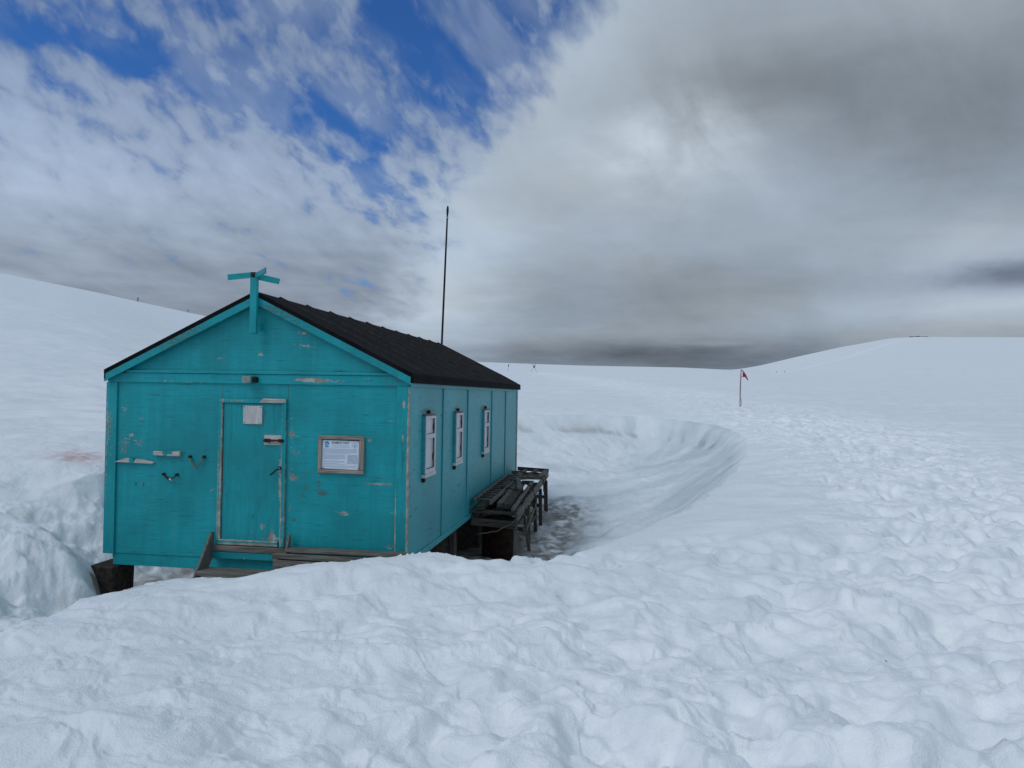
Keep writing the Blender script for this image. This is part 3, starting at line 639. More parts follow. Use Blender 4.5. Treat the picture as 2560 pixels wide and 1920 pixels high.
# ------------------------------------------------------------------ the hut
L = 9.34; EZ = 2.20; AX = 2.03; XL, XR = -.012, 4.072; ROOF_E, ROOF_A = 2.335, 3.335
hut = thing('hut', (0, 0, 0), 'long turquoise plywood hut with black felt roof, standing in a hollow melted in the snow', 'hut')
wt = .06
def zroof(x, off=0.0):      # roof outer surface
    if x < AX: return ROOF_E + (ROOF_A - ROOF_E) * (x - XL) / (AX - XL) + off
    return ROOF_E + (ROOF_A - ROOF_E) * (XR - x) / (XR - AX) + off
fw = MB().prism([(0, 0, -.02), (4, 0, -.02), (4, 0, zroof(4) - .12), (AX, 0, ROOF_A - .10), (0, 0, zroof(0) - .12)], (0, wt, 0)).build('front_wall', m_front, hut)
MB().prism([(0, L - wt, -.02), (4, L - wt, -.02), (4, L - wt, zroof(4) - .12), (AX, L - wt, ROOF_A - .10), (0, L - wt, zroof(0) - .12)], (0, wt, 0)).build('rear_wall', m_front, hut)
sw = MB().box(4 - wt, 4 - .002, wt, L - wt, -.02, EZ + .06).build('side_wall', m_side, hut)
sl_ = MB().box(.002, wt, wt, L - wt, -.02, EZ + .06).build('side_wall', m_side, hut)
MB().box(.06, 3.94, .06, L - .06, -.10, -.03).build('floor_frame', d_y, hut)
MB().box(.10, 3.92, .012, .05, -.175, -.022, .004).build('skirt_board', m_front, hut)
for y in (1.784, 3.52, 5.816, 7.537): MB().box(4 - .002, 4.018, y - .022, y + .022, .055, 2.165, .004).build('wall_batten', m_side, sw)
MB().box(4 - .002, 4.022, .03, L - .02, -.03, .05, .004).build('bottom_rail', m_side, sw)
MB().box(4 - .002, 4.022, .03, L - .02, 2.168, 2.225, .004).build('top_rail', m_side, sw)
MB().box(3.99, 4.016, L - .07, L + .005, -.02, 2.166, .003).build('corner_board', m_trim_z, hut)
# corner boards and trim on the gable end
MB().box(-.022, .130, -.026, -.001, -.03, 2.176, .004).build('corner_board', m_trim_z, hut)
MB().box(3.862, 4.02, -.026, -.001, -.03, 2.176, .004).build('corner_board', m_trim_z, hut)
MB().box(-.02, .0, 0, .10, -.03, 2.176, .003).build('corner_board', m_trim_z, hut)
MB().box(4.0, 4.02, .0, .03, -.03, 2.16, .003).build('corner_board', m_trim_z, hut)
MB().box(-.01, 4.01, -.023, -.001, 2.178, 2.299, .004).build('trim_band', m_trim_x, hut)
MB().box(.26, 3.83, -.038, -.001, 2.301, 2.338, .005).build('cap_strip', m_trim_x, hut)
for sx in (1.577, 2.456): MB().box(sx - .002, sx + .002, -.0015, .0, 1.985, 2.176).build('panel_seam', m_gap, fw)
# roof: two felt slopes with turned-down eaves
yr0, yr1 = -.095, L + .05
mb = MB(); th = .045
for s in (0, 1):
    xe = XL if s == 0 else XR
    mb.prism([(xe, yr0, ROOF_E), (AX, yr0, ROOF_A), (AX, yr0, ROOF_A - th - .01), (xe, yr0, ROOF_E - th - .01)], (0, yr1 - yr0, 0))
    mb.box(min(xe, xe - (.02 if s else -.02)), max(xe, xe - (.02 if s else -.02)), yr0 + .003, yr1 - .003, 2.215, ROOF_E - .052)
roof = mb.build('roof', m_roof, hut)
# soffit filling between wall top and felt
MB().prism([(.004, .07, 2.19), (3.996, .07, 2.19), (3.996, .07, zroof(3.996) - .06), (AX, .07, ROOF_A - .06), (.004, .07, zroof(.004) - .06)], (0, .03, 0)).build('gable_lining', m_roof, roof)
random.seed(4)
ys = [.62 + i * .86 for i in range(11)]
for y in ys:
    for s in (0, 1):
        xe, x1 = (XL + .10, AX) if s == 0 else (XR - .06, AX)
        n = 7; b = MB(); A, B = [], []
        for i in range(n):
            f = i / (n - 1); x = xe + (x1 - xe) * f; z = zroof(x); jy = rv(.014); jz = rv(.004)
            hgt = .020 + jz if i not in (0,) else .012
            A.append([(x, y - .024 + jy, z - .004), (x, y - .014 + jy, z + hgt), (x, y + .014 + jy, z + hgt), (x, y + .024 + jy, z - .004)])
        vs = [[b.bm.verts.new(p) for p in q] for q in A]
        for p, q in zip(vs, vs[1:]):
            for j in range(3): b.bm.faces.new((p[j], p[j + 1], q[j + 1], q[j]))
        b.bm.faces.new(vs[0]); b.bm.faces.new(vs[-1][::-1])
        b.build('roof_batten', m_batten, roof)
# barge boards
def barge(xe, xa, sgn):
    pts = [(xe, -.092, 2.183), (xe, -.092, zroof(xe) - .054), (xa, -.092, zroof(xa) - .054), (xa, -.092, zroof(xa) - .054 - .105)]
    MB().prism(pts, (0, .026, 0), .004).build('barge_board', m_trim_x, hut)
barge(XL, AX - .002, -1); barge(XR, AX + .002, 1)
# post with the four wooden arms above the gable
post = MB().box(1.992, 2.083, -.150, -.094, 2.80, 3.50, .005).build('gable_post', m_trim_z, hut)
MB().bar((2.02, -.135, 3.530), (1.70, -.16, 3.498), .020, .072, (0, 0, 1), .004, .003).build('arm', m_trim_x, post)
MB().bar((2.06, -.10, 3.515), (2.335, -.06, 3.458), .020, .072, (0, 0, 1), .004, .003).build('arm', m_trim_x, post)
MB().bar((2.07, -.155, 3.520), (2.42, -.60, 3.505), .018, .068, (0, 0, 1), .004, .003).build('arm', m_trim_x, post)
MB().bar((2.02, -.09, 3.50), (1.90, .14, 3.45), .018, .068, (0, 0, 1), .004, .003).build('arm', m_trim_x, post)
MB().box(2.00, 2.07, -.165, -.10, 3.502, 3.565, .008, .006).build('hub', m_iron, post)
MB().box(2.085, 2.105, -.07, -.01, 2.845, 2.93, .004).build('bracket', m_block, post)
# block lamp bracket above the door
bl = MB().box(1.905, 2.02, -.14, -.002, 2.183, 2.275, .008, .004).build('worn_block', m_block, hut)
MB().box(2.02, 2.066, -.10, -.002, 2.196, 2.265, .008, .004).build('iron_fitting', m_iron, bl)
# door
door = MB().box(1.606, 2.380, -.008, -.001, .215, 1.930, .002).build('door', m_door, hut)
df = MB().box(1.546, 1.594, -.032, -.001, .155, 1.935, .003).build('door_frame', m_frame, hut)
MB().box(2.388, 2.444, -.032, -.001, .155, 1.935, .003).build('frame_jamb', m_frame, df)
MB().box(1.546, 2.444, -.034, -.001, 1.937, 1.990, .003).build('frame_head', m_frame, df)
MB().prism([(2.09, -.038, 1.946), (2.445, -.038, 1.950), (2.438, -.038, 1.995), (2.14, -.038, 1.998)], (0, .0035, 0)).build('split_board', p_x, df)
MB().box(1.5945, 1.6055, -.004, -.001, .16, 1.935).build('door_gap', m_gap, door)
MB().box(2.3805, 2.3875, -.004, -.001, .16, 1.935).build('door_gap', m_gap, door)
MB().box(1.575, 2.362, -.040, -.009, .158, .222, .005).build('weather_board', paint_mat('weather_board_paint', [(1.97,.2,.5,.03,.55),(1.97,.165,.5,.012,1.0),(1.97,.222,.5,.006,.9)], (), 'x', base_chip=.02), door)
pl = MB().box(1.872, 2.124, -.026, -.009, 1.675, 1.905, .003).build('blank_plaque', p_z, door)
for px, pz in ((1.888, 1.89), (2.108, 1.885), (1.888, 1.69), (2.108, 1.69)): MB().tube([(px, -.026, pz), (px, -.030, pz)], .006, 8).build('screw', m_iron, pl)
MB().box(1.985, 2.012, -.0275, -.026, 1.825, 1.852).build('mark', m_white, pl)
bo = MB().box(2.160, 2.385, -.024, -.009, 1.418, 1.545, .003).build('bolt_backing', p_x, door)
MB().tube([(2.155, -.040, 1.476), (2.425, -.040, 1.476)], .010, 8).build('bolt_rod', m_iron, bo)
MB().box(2.165, 2.245, -.050, -.025, 1.455, 1.498, .006).build('bolt_bracket', m_iron, bo)
MB().box(2.352, 2.420, -.050, -.036, 1.457, 1.497, .005).build('bolt_keeper', m_iron, bo)
MB().bar((2.245, -.05, 1.476), (2.248, -.062, 1.445), .012, .012, (1, 0, 0)).build('bolt_knob', m_iron, bo)
hb = MB().box(2.356, 2.396, -.014, -.009, 1.085, 1.185, .003).build('lock_plate', m_steel, door)
MB().tube([(2.376, -.014, 1.135), (2.376, -.046, 1.135)], .021, 14).build('handle_rose', m_iron, hb)
MB().tube([(2.376, -.046, 1.135), (2.376, -.055, 1.135)], .011, 10).build('handle_cap', m_steel, hb)
MB().tube([(2.37, -.048, 1.133), (2.335, -.056, 1.112), (2.305, -.056, 1.080), (2.275, -.056, 1.058), (2.262, -.056, 1.052)], [.009, .009, .009, .011, .010], 8).build('handle', m_iron, hb)
# wooden cleats and rope loops on the left panel
def peg(pts, gap):
    o = MB().prism([(x, -.045, z) for x, z in pts], (0, .044, 0), .004).build('cleat', p_x, hut)
    MB().box(gap[0], gap[1], -.046, -.001, gap[2], gap[3]).build('painted_saddle', m_front, o)
peg([(.125, 1.150), (.335, 1.146), (.335, 1.202), (.29, 1.203)], (.337, .365, 1.143, 1.204))
peg([(.392, 1.145), (.655, 1.138), (.672, 1.16), (.54, 1.184), (.42, 1.195)], (.368, .391, 1.143, 1.200))
peg([(.667, 1.252), (.812, 1.247), (.795, 1.288), (.78, 1.300), (.667, 1.302)], (.815, .850, 1.245, 1.30))
peg([(.853, 1.245), (1.030, 1.247), (1.030, 1.312), (.853, 1.302)], (.853, .93, 1.268, 1.313))
def rope(a, b, low, rad, mat, nm):
    pts = []
    for i in range(13):
        f = i / 12; x = a[0] + (b[0] - a[0]) * f
        sag = 1 - abs(2 * f - 1) ** 1.5
        z = a[1] + (b[1] - a[1]) * f - (((a[1] + b[1]) / 2) - low) * sag
        pts.append((x + rv(.003), -.022 - .02 * sag, z))
    o = MB().tube(pts, rad, 7).build(nm, mat, hut, True)
    for q in (a, b): MB().tube([(q[0], -.001, q[1]), (q[0], -.034, q[1])], .019, 8).build('eye_bolt', m_iron, o)
    return o
rope((1.160, 1.243), (1.352, 1.246), 1.105, .0085, m_rope, 'rope_loop')
r2 = rope((.802, 1.010), (.985, 1.008), .945, .0075, m_rope_d, 'rope_loop')
for i in range(6): MB().tube([(.83 + i * .012, -.028, .99 - i * .006), (.836 + i * .012, -.028, .982 - i * .006)], .012, 6).build('rope_turn', m_rope_d, r2)
MB().tube([(.90, -.045, .955), (.925, -.05, .945), (.93, -.045, .932)], .012, 6).build('rope_knot', m_steel, r2)
for q in ((.40, .880), (.505, .876)): MB().tube([(q[0], -.001, q[1]), (q[0], -.02, q[1])], .014, 7).build('bolt_head', m_front, hut)
# windows of the long side
for wy0, wy1 in ((.675, 1.195), (2.475, 2.955), (4.835, 5.325)):
    z0, z1 = 1.035, 1.795; xo = 4.044
    wi = MB().box(4.0, xo - .004, wy0, wy0 + .03, z0, z1, .002).box(4.0, xo - .004, wy1 - .03, wy1, z0, z1, .002).box(4.0, xo - .004, wy0 + .03, wy1 - .03, z1 - .03, z1, .002).box(4.0, xo - .004, wy0 + .03, wy1 - .03, z0, z0 + .03, .002).build('window', m_side, hut)
    f = MB(); t = .036
    f.box(xo - .004, xo + .008, wy0 + .002, wy0 + t, z0, z1, .002).box(xo - .004, xo + .008, wy1 - t - .015, wy1, z0, z1, .002)
    f.box(xo - .004, xo + .0075, wy0 + t, wy1 - t - .015, z1 - t, z1, .002).box(xo - .004, xo + .0075, wy0 + t, wy1 - t - .015, z0, z0 + .06, .002).box(xo - .004, xo + .0075, wy0 + t, wy1 - t - .015, 1.495, 1.555, .002)
    f.build('window_frame', m_white, wi)
    for a, c in ((z0 + .062, 1.493), (1.557, z1 - t - .002)): MB().box(xo - .026, xo - .020, wy0 + t + .002, wy1 - t - .017, a, c).build('pane', m_pane, wi)
    for hz in (1.24, 1.64): MB().box(xo - .0195, xo - .014, wy1 - t - .050, wy1 - t - .020, hz - .045, hz + .045, .004).build('dark_strip', m_iron, wi)  # small dark strips on the panes beside the far stile
    MB().box(4.0, xo + .014, wy0 - .03, wy1 + .02, z0 - .045, z0 - .002, .005).build('sill', m_white, wi)
    MB().box(4.0, xo + .006, wy0 - .005, wy1 + .01, z1 + .002, z1 + .022, .003).build('drip_board', w_y, wi)
    my = (wy0 + wy1) / 2
    MB().box(4.0, 4.035, my - .03, my + .03, z1 + .030, z1 + .075, .006).build('turn_button', m_iron, wi)
    MB().box(4.0, 4.04, wy0 + .0, wy0 + .06, z0 - .105, z0 - .05, .006).build('turn_button', m_iron, wi)

# ------------------------------------------------------------------ information sign on the gable wall
sg = thing('information_sign', (3.16, -.001, 1.09), 'white printed notice in weathered wooden frame, hung on the hut front beside the door', 'sign')
fx0, fx1, fz0, fz1 = 2.868, 3.462, 1.090, 1.556
MB().box(fx0, fx1, -.036, -.001, fz1 - .047, fz1, .006, .003).build('frame_rail', fr_w, sg)
MB().box(fx0, fx1, -.036, -.001, fz0, fz0 + .047, .006, .003).build('frame_rail', fr_w, sg)
fz = wood_mat('sign_frame_upright', 'z', (.42, .36, .30), (.15, .12, .10))
MB().box(fx0, fx0 + .05, -.0345, -.001, fz0 + .048, fz1 - .048, .006, .002).build('frame_stile', fz, sg)
MB().box(fx1 - .062, fx1, -.0345, -.001, fz0 + .048, fz1 - .048, .006, .002).build('frame_stile', fz, sg)
MB().box(fx0 + .05, fx1 - .062, -.006, -.001, fz0 + .047, fz1 - .047).build('backboard', wood_mat('sign_back', 'x', (.16, .11, .08), (.05, .035, .03)), sg)
px0, px1, pz0, pz1 = 2.922, 3.392, 1.146, 1.498
pan = MB().prism([(px0 - .004, -.014, pz0 + .004), (px1 - .004, -.014, pz0 - .006), (px1, -.014, pz1 - .004), (px0, -.014, pz1)], (0, .006, 0)).build('panel', m_paper, sg)
def text_mesh(body, x, z, size, y, mat, name, parent, bold=0.0):
    cu = bpy.data.curves.new(name, 'FONT'); cu.body = body; cu.size = size; cu.align_x = 'CENTER'; cu.extrude = .0004; cu.offset = bold
    t = bpy.data.objects.new('tmp', cu); col.objects.link(t)
    dg = bpy.context.evaluated_depsgraph_get(); me = bpy.data.meshes.new_from_object(t.evaluated_get(dg))
    bpy.data.objects.remove(t)
    me.transform(Matrix.Translation(Vector((x, y, z)) - ORG[sg]) @ Matrix.Rotation(R(90), 4, 'X'))
    me.materials.clear(); me.materials.append(mat)
    o = bpy.data.objects.new(name, me); col.objects.link(o); o.parent = parent; return o
text_mesh('DAMOY HUT', 3.155, 1.456, .038, -.0146, m_ink, 'title_lettering', pan, .0008)
random.seed(8)
def line(x0, x1, z, h): MB().box(x0, x1, -.0147, -.0142, z, z + h * .62).build('printed_line', m_ink2, pan)
for z in (1.437, 1.428): line(3.05, 3.26, z, .003)
line(3.03, 3.28, 1.412, .005)
for i in range(6): line(2.938, 3.375 - (.09 if i == 5 else random.uniform(0, .02)), 1.390 - i * .0105, .0052)
for i in range(6): line(2.936, 3.225 - (.08 if i == 5 else random.uniform(0, .015)), 1.318 - i * .0105, .0052)
for i in range(2): line(2.934, 3.20 - i * -.01, 1.240 - i * .0105, .0052)
for i in range(2): line(2.934, 3.225 - (.0 if i else .1), 1.211 - i * .0105, .0052)
for i in range(2): line(2.934, 3.37 - random.uniform(0, .03), 1.181 - i * .0105, .0045)
line(3.07, 3.24, 1.158, .003)
em = MB().prism([(2.978 + .029 * math.cos(a), -.0147, 1.456 + .029 * math.sin(a)) for a in [i * math.pi / 12 for i in range(24)]], (0, .0005, 0)).build('emblem', m_logo, pan)
MB().box(2.953, 3.004, -.0147, -.0142, 1.409, 1.424).build('emblem_bar', m_logo, em)
MB().box(2.96, 2.985, -.0153, -.0149, 1.452, 1.458).box(2.975, 2.998, -.0153, -.0149, 1.438, 1.444).build('emblem_waves', m_paper, em)
ov = MB()
for i in range(28):
    a0, a1 = i * 2 * math.pi / 28, (i + 1) * 2 * math.pi / 28
    q = [(3.338 + r_ * 1.0 * math.cos(a), -.0147, 1.443 + r_ * 1.15 * math.sin(a)) for r_, a in ((.027, a0), (.031, a0), (.031, a1), (.027, a1))]
    ov.prism(q, (0, .0005, 0))
ov = ov.build('round_emblem', m_ink2, pan)
MB().prism([(3.338 + .008 * math.cos(a) , -.0149, 1.438 + .019 * math.sin(a)) for a in [i * math.pi / 8 for i in range(16)]], (0, .0005, 0)).build('emblem_figure', m_ink2, ov)
mp = MB().box(3.245, 3.378, -.0146, -.0142, 1.212, 1.325).build('map_panel', m_map, pan)
for q in ((3.26, 1.305), (3.268, 1.297), (3.285, 1.302), (3.293, 1.292), (3.345, 1.308), (3.352, 1.29), (3.302, 1.268), (3.308, 1.258), (3.32, 1.24)):
    MB().bar((q[0], -.0151, q[1]), (q[0] + rv(.012), -.0151, q[1] + rv(.01) + .004), .004, .0006, (0, 1, 0)).build('map_mark', m_ink2, mp)
for q in ((2.936, 1.160), (3.378, 1.158), (2.938, 1.486), (3.380, 1.483)): MB().tube([(q[0], -.0142, q[1]), (q[0], -.018, q[1])], .0045, 8).build('screw', m_iron, pan)

# ------------------------------------------------------------------ steps and sill boards
st = thing('wooden_steps', (2.0, -.2, -.3), 'grey weathered wooden step and boards under the turquoise door', 'steps')
MB().prism([(1.488, -.030, .315), (1.488, -.030, .02), (1.488, -.40, -.42), (1.488, -.58, -.42), (1.488, -.58, -.34), (1.488, -.075, .315)], (.032, 0, 0), .004).build('stringer', w_z, st)
MB().prism([(2.515, -.045, .330), (2.515, -.045, .03), (2.515, -.22, -.2), (2.515, -.30, -.2), (2.515, -.16, .10), (2.515, -.085, .30)], (.032, 0, 0), .004).build('stringer', w_z, st)
MB().box(1.522, 2.512, -.42, -.17, -.150, -.095, .006, .006).build('tread', w_x, st)
MB().box(1.522, 2.512, -.60, -.36, -.47, -.415, .006, .006).build('tread', w_x, st)
MB().box(1.50, 2.50, -.075, -.028, .078, .150, .005, .004).build('sill_board', w_x, st)
MB().box(1.505, 2.49, -.068, -.028, -.010, .074, .005, .004).build('sill_board', paint_mat('part_painted_board', [(1.95,.03,.55,.1,.75)], (), 'x', base_chip=.03), st)
MB().box(2.55, 4.05, -.20, -.028, .135, .175, .005, .004).build('ledge_board', w_x, st)
MB().box(2.40, 4.03, -.235, -.195, .055, .120, .005, .006).build('front_board', w_x, st)
MB().prism([(2.42, -.262, -.04), (3.30, -.262, -.035), (3.33, -.262, .0), (3.26, -.262, .02), (3.16, -.262, .045), (2.42, -.262, .050)], (0, .026, 0), .003).build('broken_board', w_x, st)
MB().box(2.42, 3.86, -.262, -.236, -.135, -.045, .005, .006).build('lower_board', w_x, st)
MB().box(2.45, 3.95, -.19, -.10, -.13, .05).build('bearer', d_x, st)
MB().tube([(3.99, -.1, .17), (4.0, -.21, .15), (3.97, -.24, .09), (3.98, -.2, .03)], .010, 6).build('cord', m_rope_d, st)

# ------------------------------------------------------------------ concrete piers
def pier(x0, x1, y0, y1, zt, zb, label, mat, fl=.03):
    t = thing('concrete_pier', ((x0 + x1) / 2, (y0 + y1) / 2, zb), label, 'foundation pier', 'concrete piers carrying the hut')
    mb = MB(); mb.obox([(x + (fl if x == x1 else -fl) * (1 if z == zb else 0), y + (fl if y == y1 else -fl) * (1 if z == zb else 0), z) for x in (x0, x1) for y in (y0, y1) for z in (zb, zt)], .012, .008)
    mb.build('block', mat, t); return t
p1 = pier(-.16, .18, -.10, .36, -.185, -1.1, 'dark rough concrete pier under the front left corner of the hut', m_conc2, -.02)
p2 = pier(3.25, 3.84, 3.0, 3.5, -.105, -1.1, 'low concrete pier with a board against it, under the long side of the hut', m_conc)
MB().box(3.845, 3.935, 2.97, 3.02, -1.0, -.16, .004).build('facing_board', d_z, p2)
p3 = pier(3.25, 3.93, 4.95, 5.4, -.105, -1.1, 'taller concrete pier beside the rusty barrel', m_conc)
p4 = pier(3.35, 3.9, .25, .7, -.185, -1.1, 'concrete pier half hidden by snow under the front right corner', m_conc2)
p5 = pier(3.35, 3.9, 8.6, 9.1, -.105, -1.0, 'far concrete pier at the rear of the hut behind the timber rack', m_conc2)

# ------------------------------------------------------------------ timber rack along the side
rk = thing('timber_rack', (4.5, 6.2, -.8), 'rickety grey timber rack on thin legs along the long side of the hut', 'rack')
random.seed(11)
def deck(y): return .03 + (y - 3.9) * .045          # the rack climbs slightly to the rear
MB().bar((4.83, 3.75, deck(3.75)), (4.83, 8.75, deck(8.75) + .02), .05, .13, (0, 0, 1), .006, .006).build('side_beam', w_y, rk)
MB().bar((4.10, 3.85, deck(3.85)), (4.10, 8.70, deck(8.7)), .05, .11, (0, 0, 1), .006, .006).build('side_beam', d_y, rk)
for y in (3.80, 4.9, 6.0, 7.0, 7.75, 8.35): MB().bar((4.04, y, deck(y) + .07), (4.80, y + rv(.05), deck(y) + .055), .09, .05, (0, 0, 1), .006, .006).build('cross_bearer', w_x if y > 7 else d_x, rk)
MB().bar((4.05, 3.74, deck(3.8) - .09), (4.82, 3.72, deck(3.8) - .13), .04, .12, (0, 0, 1), .006, .006).build('end_board', d_x, rk)
MB().bar((4.12, 8.74, .365), (4.86, 8.72, .335), .03, .085, (0, 0, 1), .004, .003).build('back_rail', d_x, rk)
MB().bar((3.99, 8.70, .30), (4.2, 8.72, .30), .03, .03).build('rail_stub', d_x, rk)
MB().bar((4.22, 8.72, .20), (4.22, 8.72, .33), .06, .05).build('rail_post', d_z, rk)
MB().bar((4.80, 8.72, .20), (4.80, 8.72, .33), .06, .05).build('rail_post', d_z, rk)
for x, y in ((4.30, 8.0), (4.55, 8.05), (4.78, 8.0)): MB().bar((x, y - .5, deck(y) + .12), (x + .02, y + .72, deck(y) + .12), .07, .06, (0, 0, 1), .006, .006).build('joist', w_y, rk)
def leg(x, y, zt, x2, y2, wd, mat):
    zg = ground_z(x2, y2) - .12
    MB().bar((x, y, zt), (x2, y2, zg), wd, wd * .8, (0, 1, 0), .004, .004).build('leg', mat, rk)
leg(4.80, 3.80, -.02, 4.80, 3.80, .06, w_z)
leg(4.84, 4.55, -.03, 4.90, 5.05, .055, w_z)
leg(4.82, 5.40, .0, 4.84, 5.42, .055, w_z)
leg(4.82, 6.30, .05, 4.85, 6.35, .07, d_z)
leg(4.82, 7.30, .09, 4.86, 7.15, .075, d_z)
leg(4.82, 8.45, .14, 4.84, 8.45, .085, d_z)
leg(4.12, 6.5, .05, 4.12, 6.5, .07, d_z); leg(4.12, 8.5, .1, 4.12, 8.5, .07, d_z)
MB().bar((4.84, 4.7, -.42), (4.86, 6.2, -.10), .03, .07, (0, 0, 1), .004, .004).build('brace', w_y, rk)
MB().bar((4.84, 4.4, -.30), (4.86, 6.3, -.34), .03, .07, (0, 0, 1), .004, .004).build('brace', d_y, rk)
for x_, z_, y0_, y1_ in ((4.25, -.30, 4.9, 8.3), (4.42, -.22, 5.0, 8.0), (4.62, -.26, 4.8, 7.6), (4.30, -.08, 4.6, 8.4), (4.55, -.05, 4.9, 8.2)): MB().bar((x_, y0_, z_), (x_ + rv(.04), y1_, z_ + .12), .15, .05, (0, 0, 1), .005, .006).build('filler_board', d_y, rk)  # dark boards added to darken the space under the rack
for y in (4.85, 6.3, 7.3, 8.4): MB().bar((4.10, y, -.34 + (y - 4.85) * .035), (4.83, y, -.36 + (y - 4.85) * .035), .05, .07, (0, 0, 1), .004, .004).build('filler_bearer', d_x, rk)  # cross pieces under the added dark boards
# ladder
ld = thing('wooden_ladder', (4.23, 5.6, .26), 'short grey wooden ladder lying on the rack against the turquoise wall', 'ladder')
LZ = lambda y: .275 + (y - 3.8) * .017
MB().bar((4.085, 3.80, LZ(3.8)), (4.095, 7.45, LZ(7.45)), .035, .075, (0, 0, 1), .006, .004).build('rail', w_y, ld)
MB().bar((4.385, 3.66, LZ(3.7)), (4.385, 7.35, LZ(7.35)), .035, .075, (0, 0, 1), .006, .004).build('rail', w_y, ld)
for i in range(12):
    y = 3.98 + i * .285; MB().tube([(4.105, y, LZ(y) + .005), (4.366, y - .02, LZ(y) + .005)], .021, 8).build('rung', w_x, ld, True)
# loose timber on the rack
TG = 'loose timbers stored on the rack'
def timber(a, b, wd, ht, mat, label):
    mid = [(p + q) / 2 for p, q in zip(a, b)]
    o = MB().bar(a, b, wd, ht, (0, 0, 1), .005, .006).build('timber', mat, None)
    tag(o, label, 'timber', TG); return o
timber((4.205, 3.70, .17), (4.20, 7.2, .255), .12, .08, d_y, 'dark timber hidden under the ladder')
timber((4.50, 3.95, .195), (4.47, 6.3, .285), .10, .085, w_y, 'squared grey timber lying just right of the ladder')
timber((4.63, 3.85, .19), (4.58, 6.0, .275), .11, .10, d_y, 'short square timber with blackened near end, in the middle of the rack')
timber((4.745, 3.75, .155), (4.70, 6.9, .27), .055, .055, w_y, 'slim pale batten along the outer edge of the rack')
timber((4.66, 5.2, .335), (4.44, 6.6, .36), .09, .04, w_y, 'thin plank lying slantwise on top of the other timbers')
timber((4.09, 7.45, .31), (4.80, 7.40, .315), .06, .10, w_x, 'grey plank laid across the rack behind the ladder')
timber((4.42, 7.05, .335), (4.72, 7.10, .345), .12, .07, w_x, 'stubby block of wood on the rack beyond the ladder')
timber((4.50, 6.75, .27), (4.70, 6.78, .275), .12, .07, d_x, 'dark stubby block of wood under the slanting plank')
# ropes lashed round the rack
def cordpts(pts, seg=5, jit=.006):
    out = []
    for a, b in zip(pts, pts[1:]):
        for i in range(seg): f = i / seg; out.append(tuple(a[j] + (b[j] - a[j]) * f + rv(jit) for j in range(3)))
    out.append(pts[-1]); return out
for nm, pts, lab in (
    ('lashing_rope', [(4.78, 3.70, -.05), (4.5, 3.66, -.20), (4.15, 3.68, -.27)], 'thin pale cord slung across the front end of the rack before the barrel'),
    ('lashing_rope', [(4.87, 4.6, .06), (4.87, 4.55, -.20), (4.86, 4.75, -.27), (4.87, 4.95, -.1), (4.87, 4.98, .05), (4.6, 5.1, .33), (4.3, 5.3, .33)], 'dark cord hanging in a loop from the outer beam of the rack'),
    ('lashing_rope', [(4.3, 6.4, .36), (4.55, 6.2, .36), (4.80, 6.0, .28), (4.87, 5.95, .12), (4.87, 5.9, -.1), (4.86, 6.2, -.2), (4.87, 6.4, .1)], 'dark cord lashed over the timbers half way along the rack'),
    ('lashing_rope', [(4.35, 7.6, .40), (4.7, 7.55, .39), (4.87, 7.5, .27), (4.88, 7.45, .02), (4.88, 7.8, .0), (4.88, 7.85, .27), (4.75, 7.9, .36), (4.5, 7.95, .36)], 'black rope tied round the rear end of the rack')):
    tag(MB().tube(cordpts(pts), .011, 6).build(nm, m_rope if 'pale' in lab else m_rope_d, None, True), lab, 'rope', 'cords tied round the rack')
# oil drum
br = thing('oil_barrel', (4.40, 4.40, -1.0), 'rusty brown steel barrel standing under the front end of the rack', 'barrel')
prof = [(-1.0, .285), (-.985, .29), (-.97, .28), (-.70, .28), (-.685, .292), (-.67, .28), (-.40, .28), (-.385, .292), (-.37, .28), (-.125, .28), (-.11, .29), (-.095, .285)]
mb = MB(); rings = [[mb.bm.verts.new((4.40 + r_ * math.cos(2 * math.pi * j / 32), 4.40 + r_ * math.sin(2 * math.pi * j / 32), z)) for j in range(32)] for z, r_ in prof]
for a, b in zip(rings, rings[1:]):
    for j in range(32): mb.bm.faces.new((a[j], a[(j + 1) % 32], b[(j + 1) % 32], b[j]))
mb.build('drum', m_rust, br, True)
MB().tube([(4.40, 4.40, -.118), (4.40, 4.40, -.108)], .268, 32).build('lid', m_rust, br)

# ------------------------------------------------------------------ mast behind the hut
ma = thing('aerial_mast', (1.86, 9.75, ground_z(1.86, 9.75)), 'tall thin black mast rising behind the far end of the roof', 'mast')
mx = lambda z: 1.996 + (z - 3.36) * .0268
MB().tube([(mx(z), 9.75, z) for z in (-.9, 1, 3, 5, 6.62)], [.030, .029, .027, .025, .021], 10).build('pole', m_mast, ma)
MB().tube([(mx(z), 9.75, z) for z in (6.60, 6.70, 6.75, 6.80, 6.84)], [.021, .030, .030, .024, .020], 10).build('cap', m_mast, ma)
MB().tube([(mx(6.52), 9.75, 6.52), (mx(6.57), 9.75, 6.57)], .027, 10).build('collar', m_steel, ma)

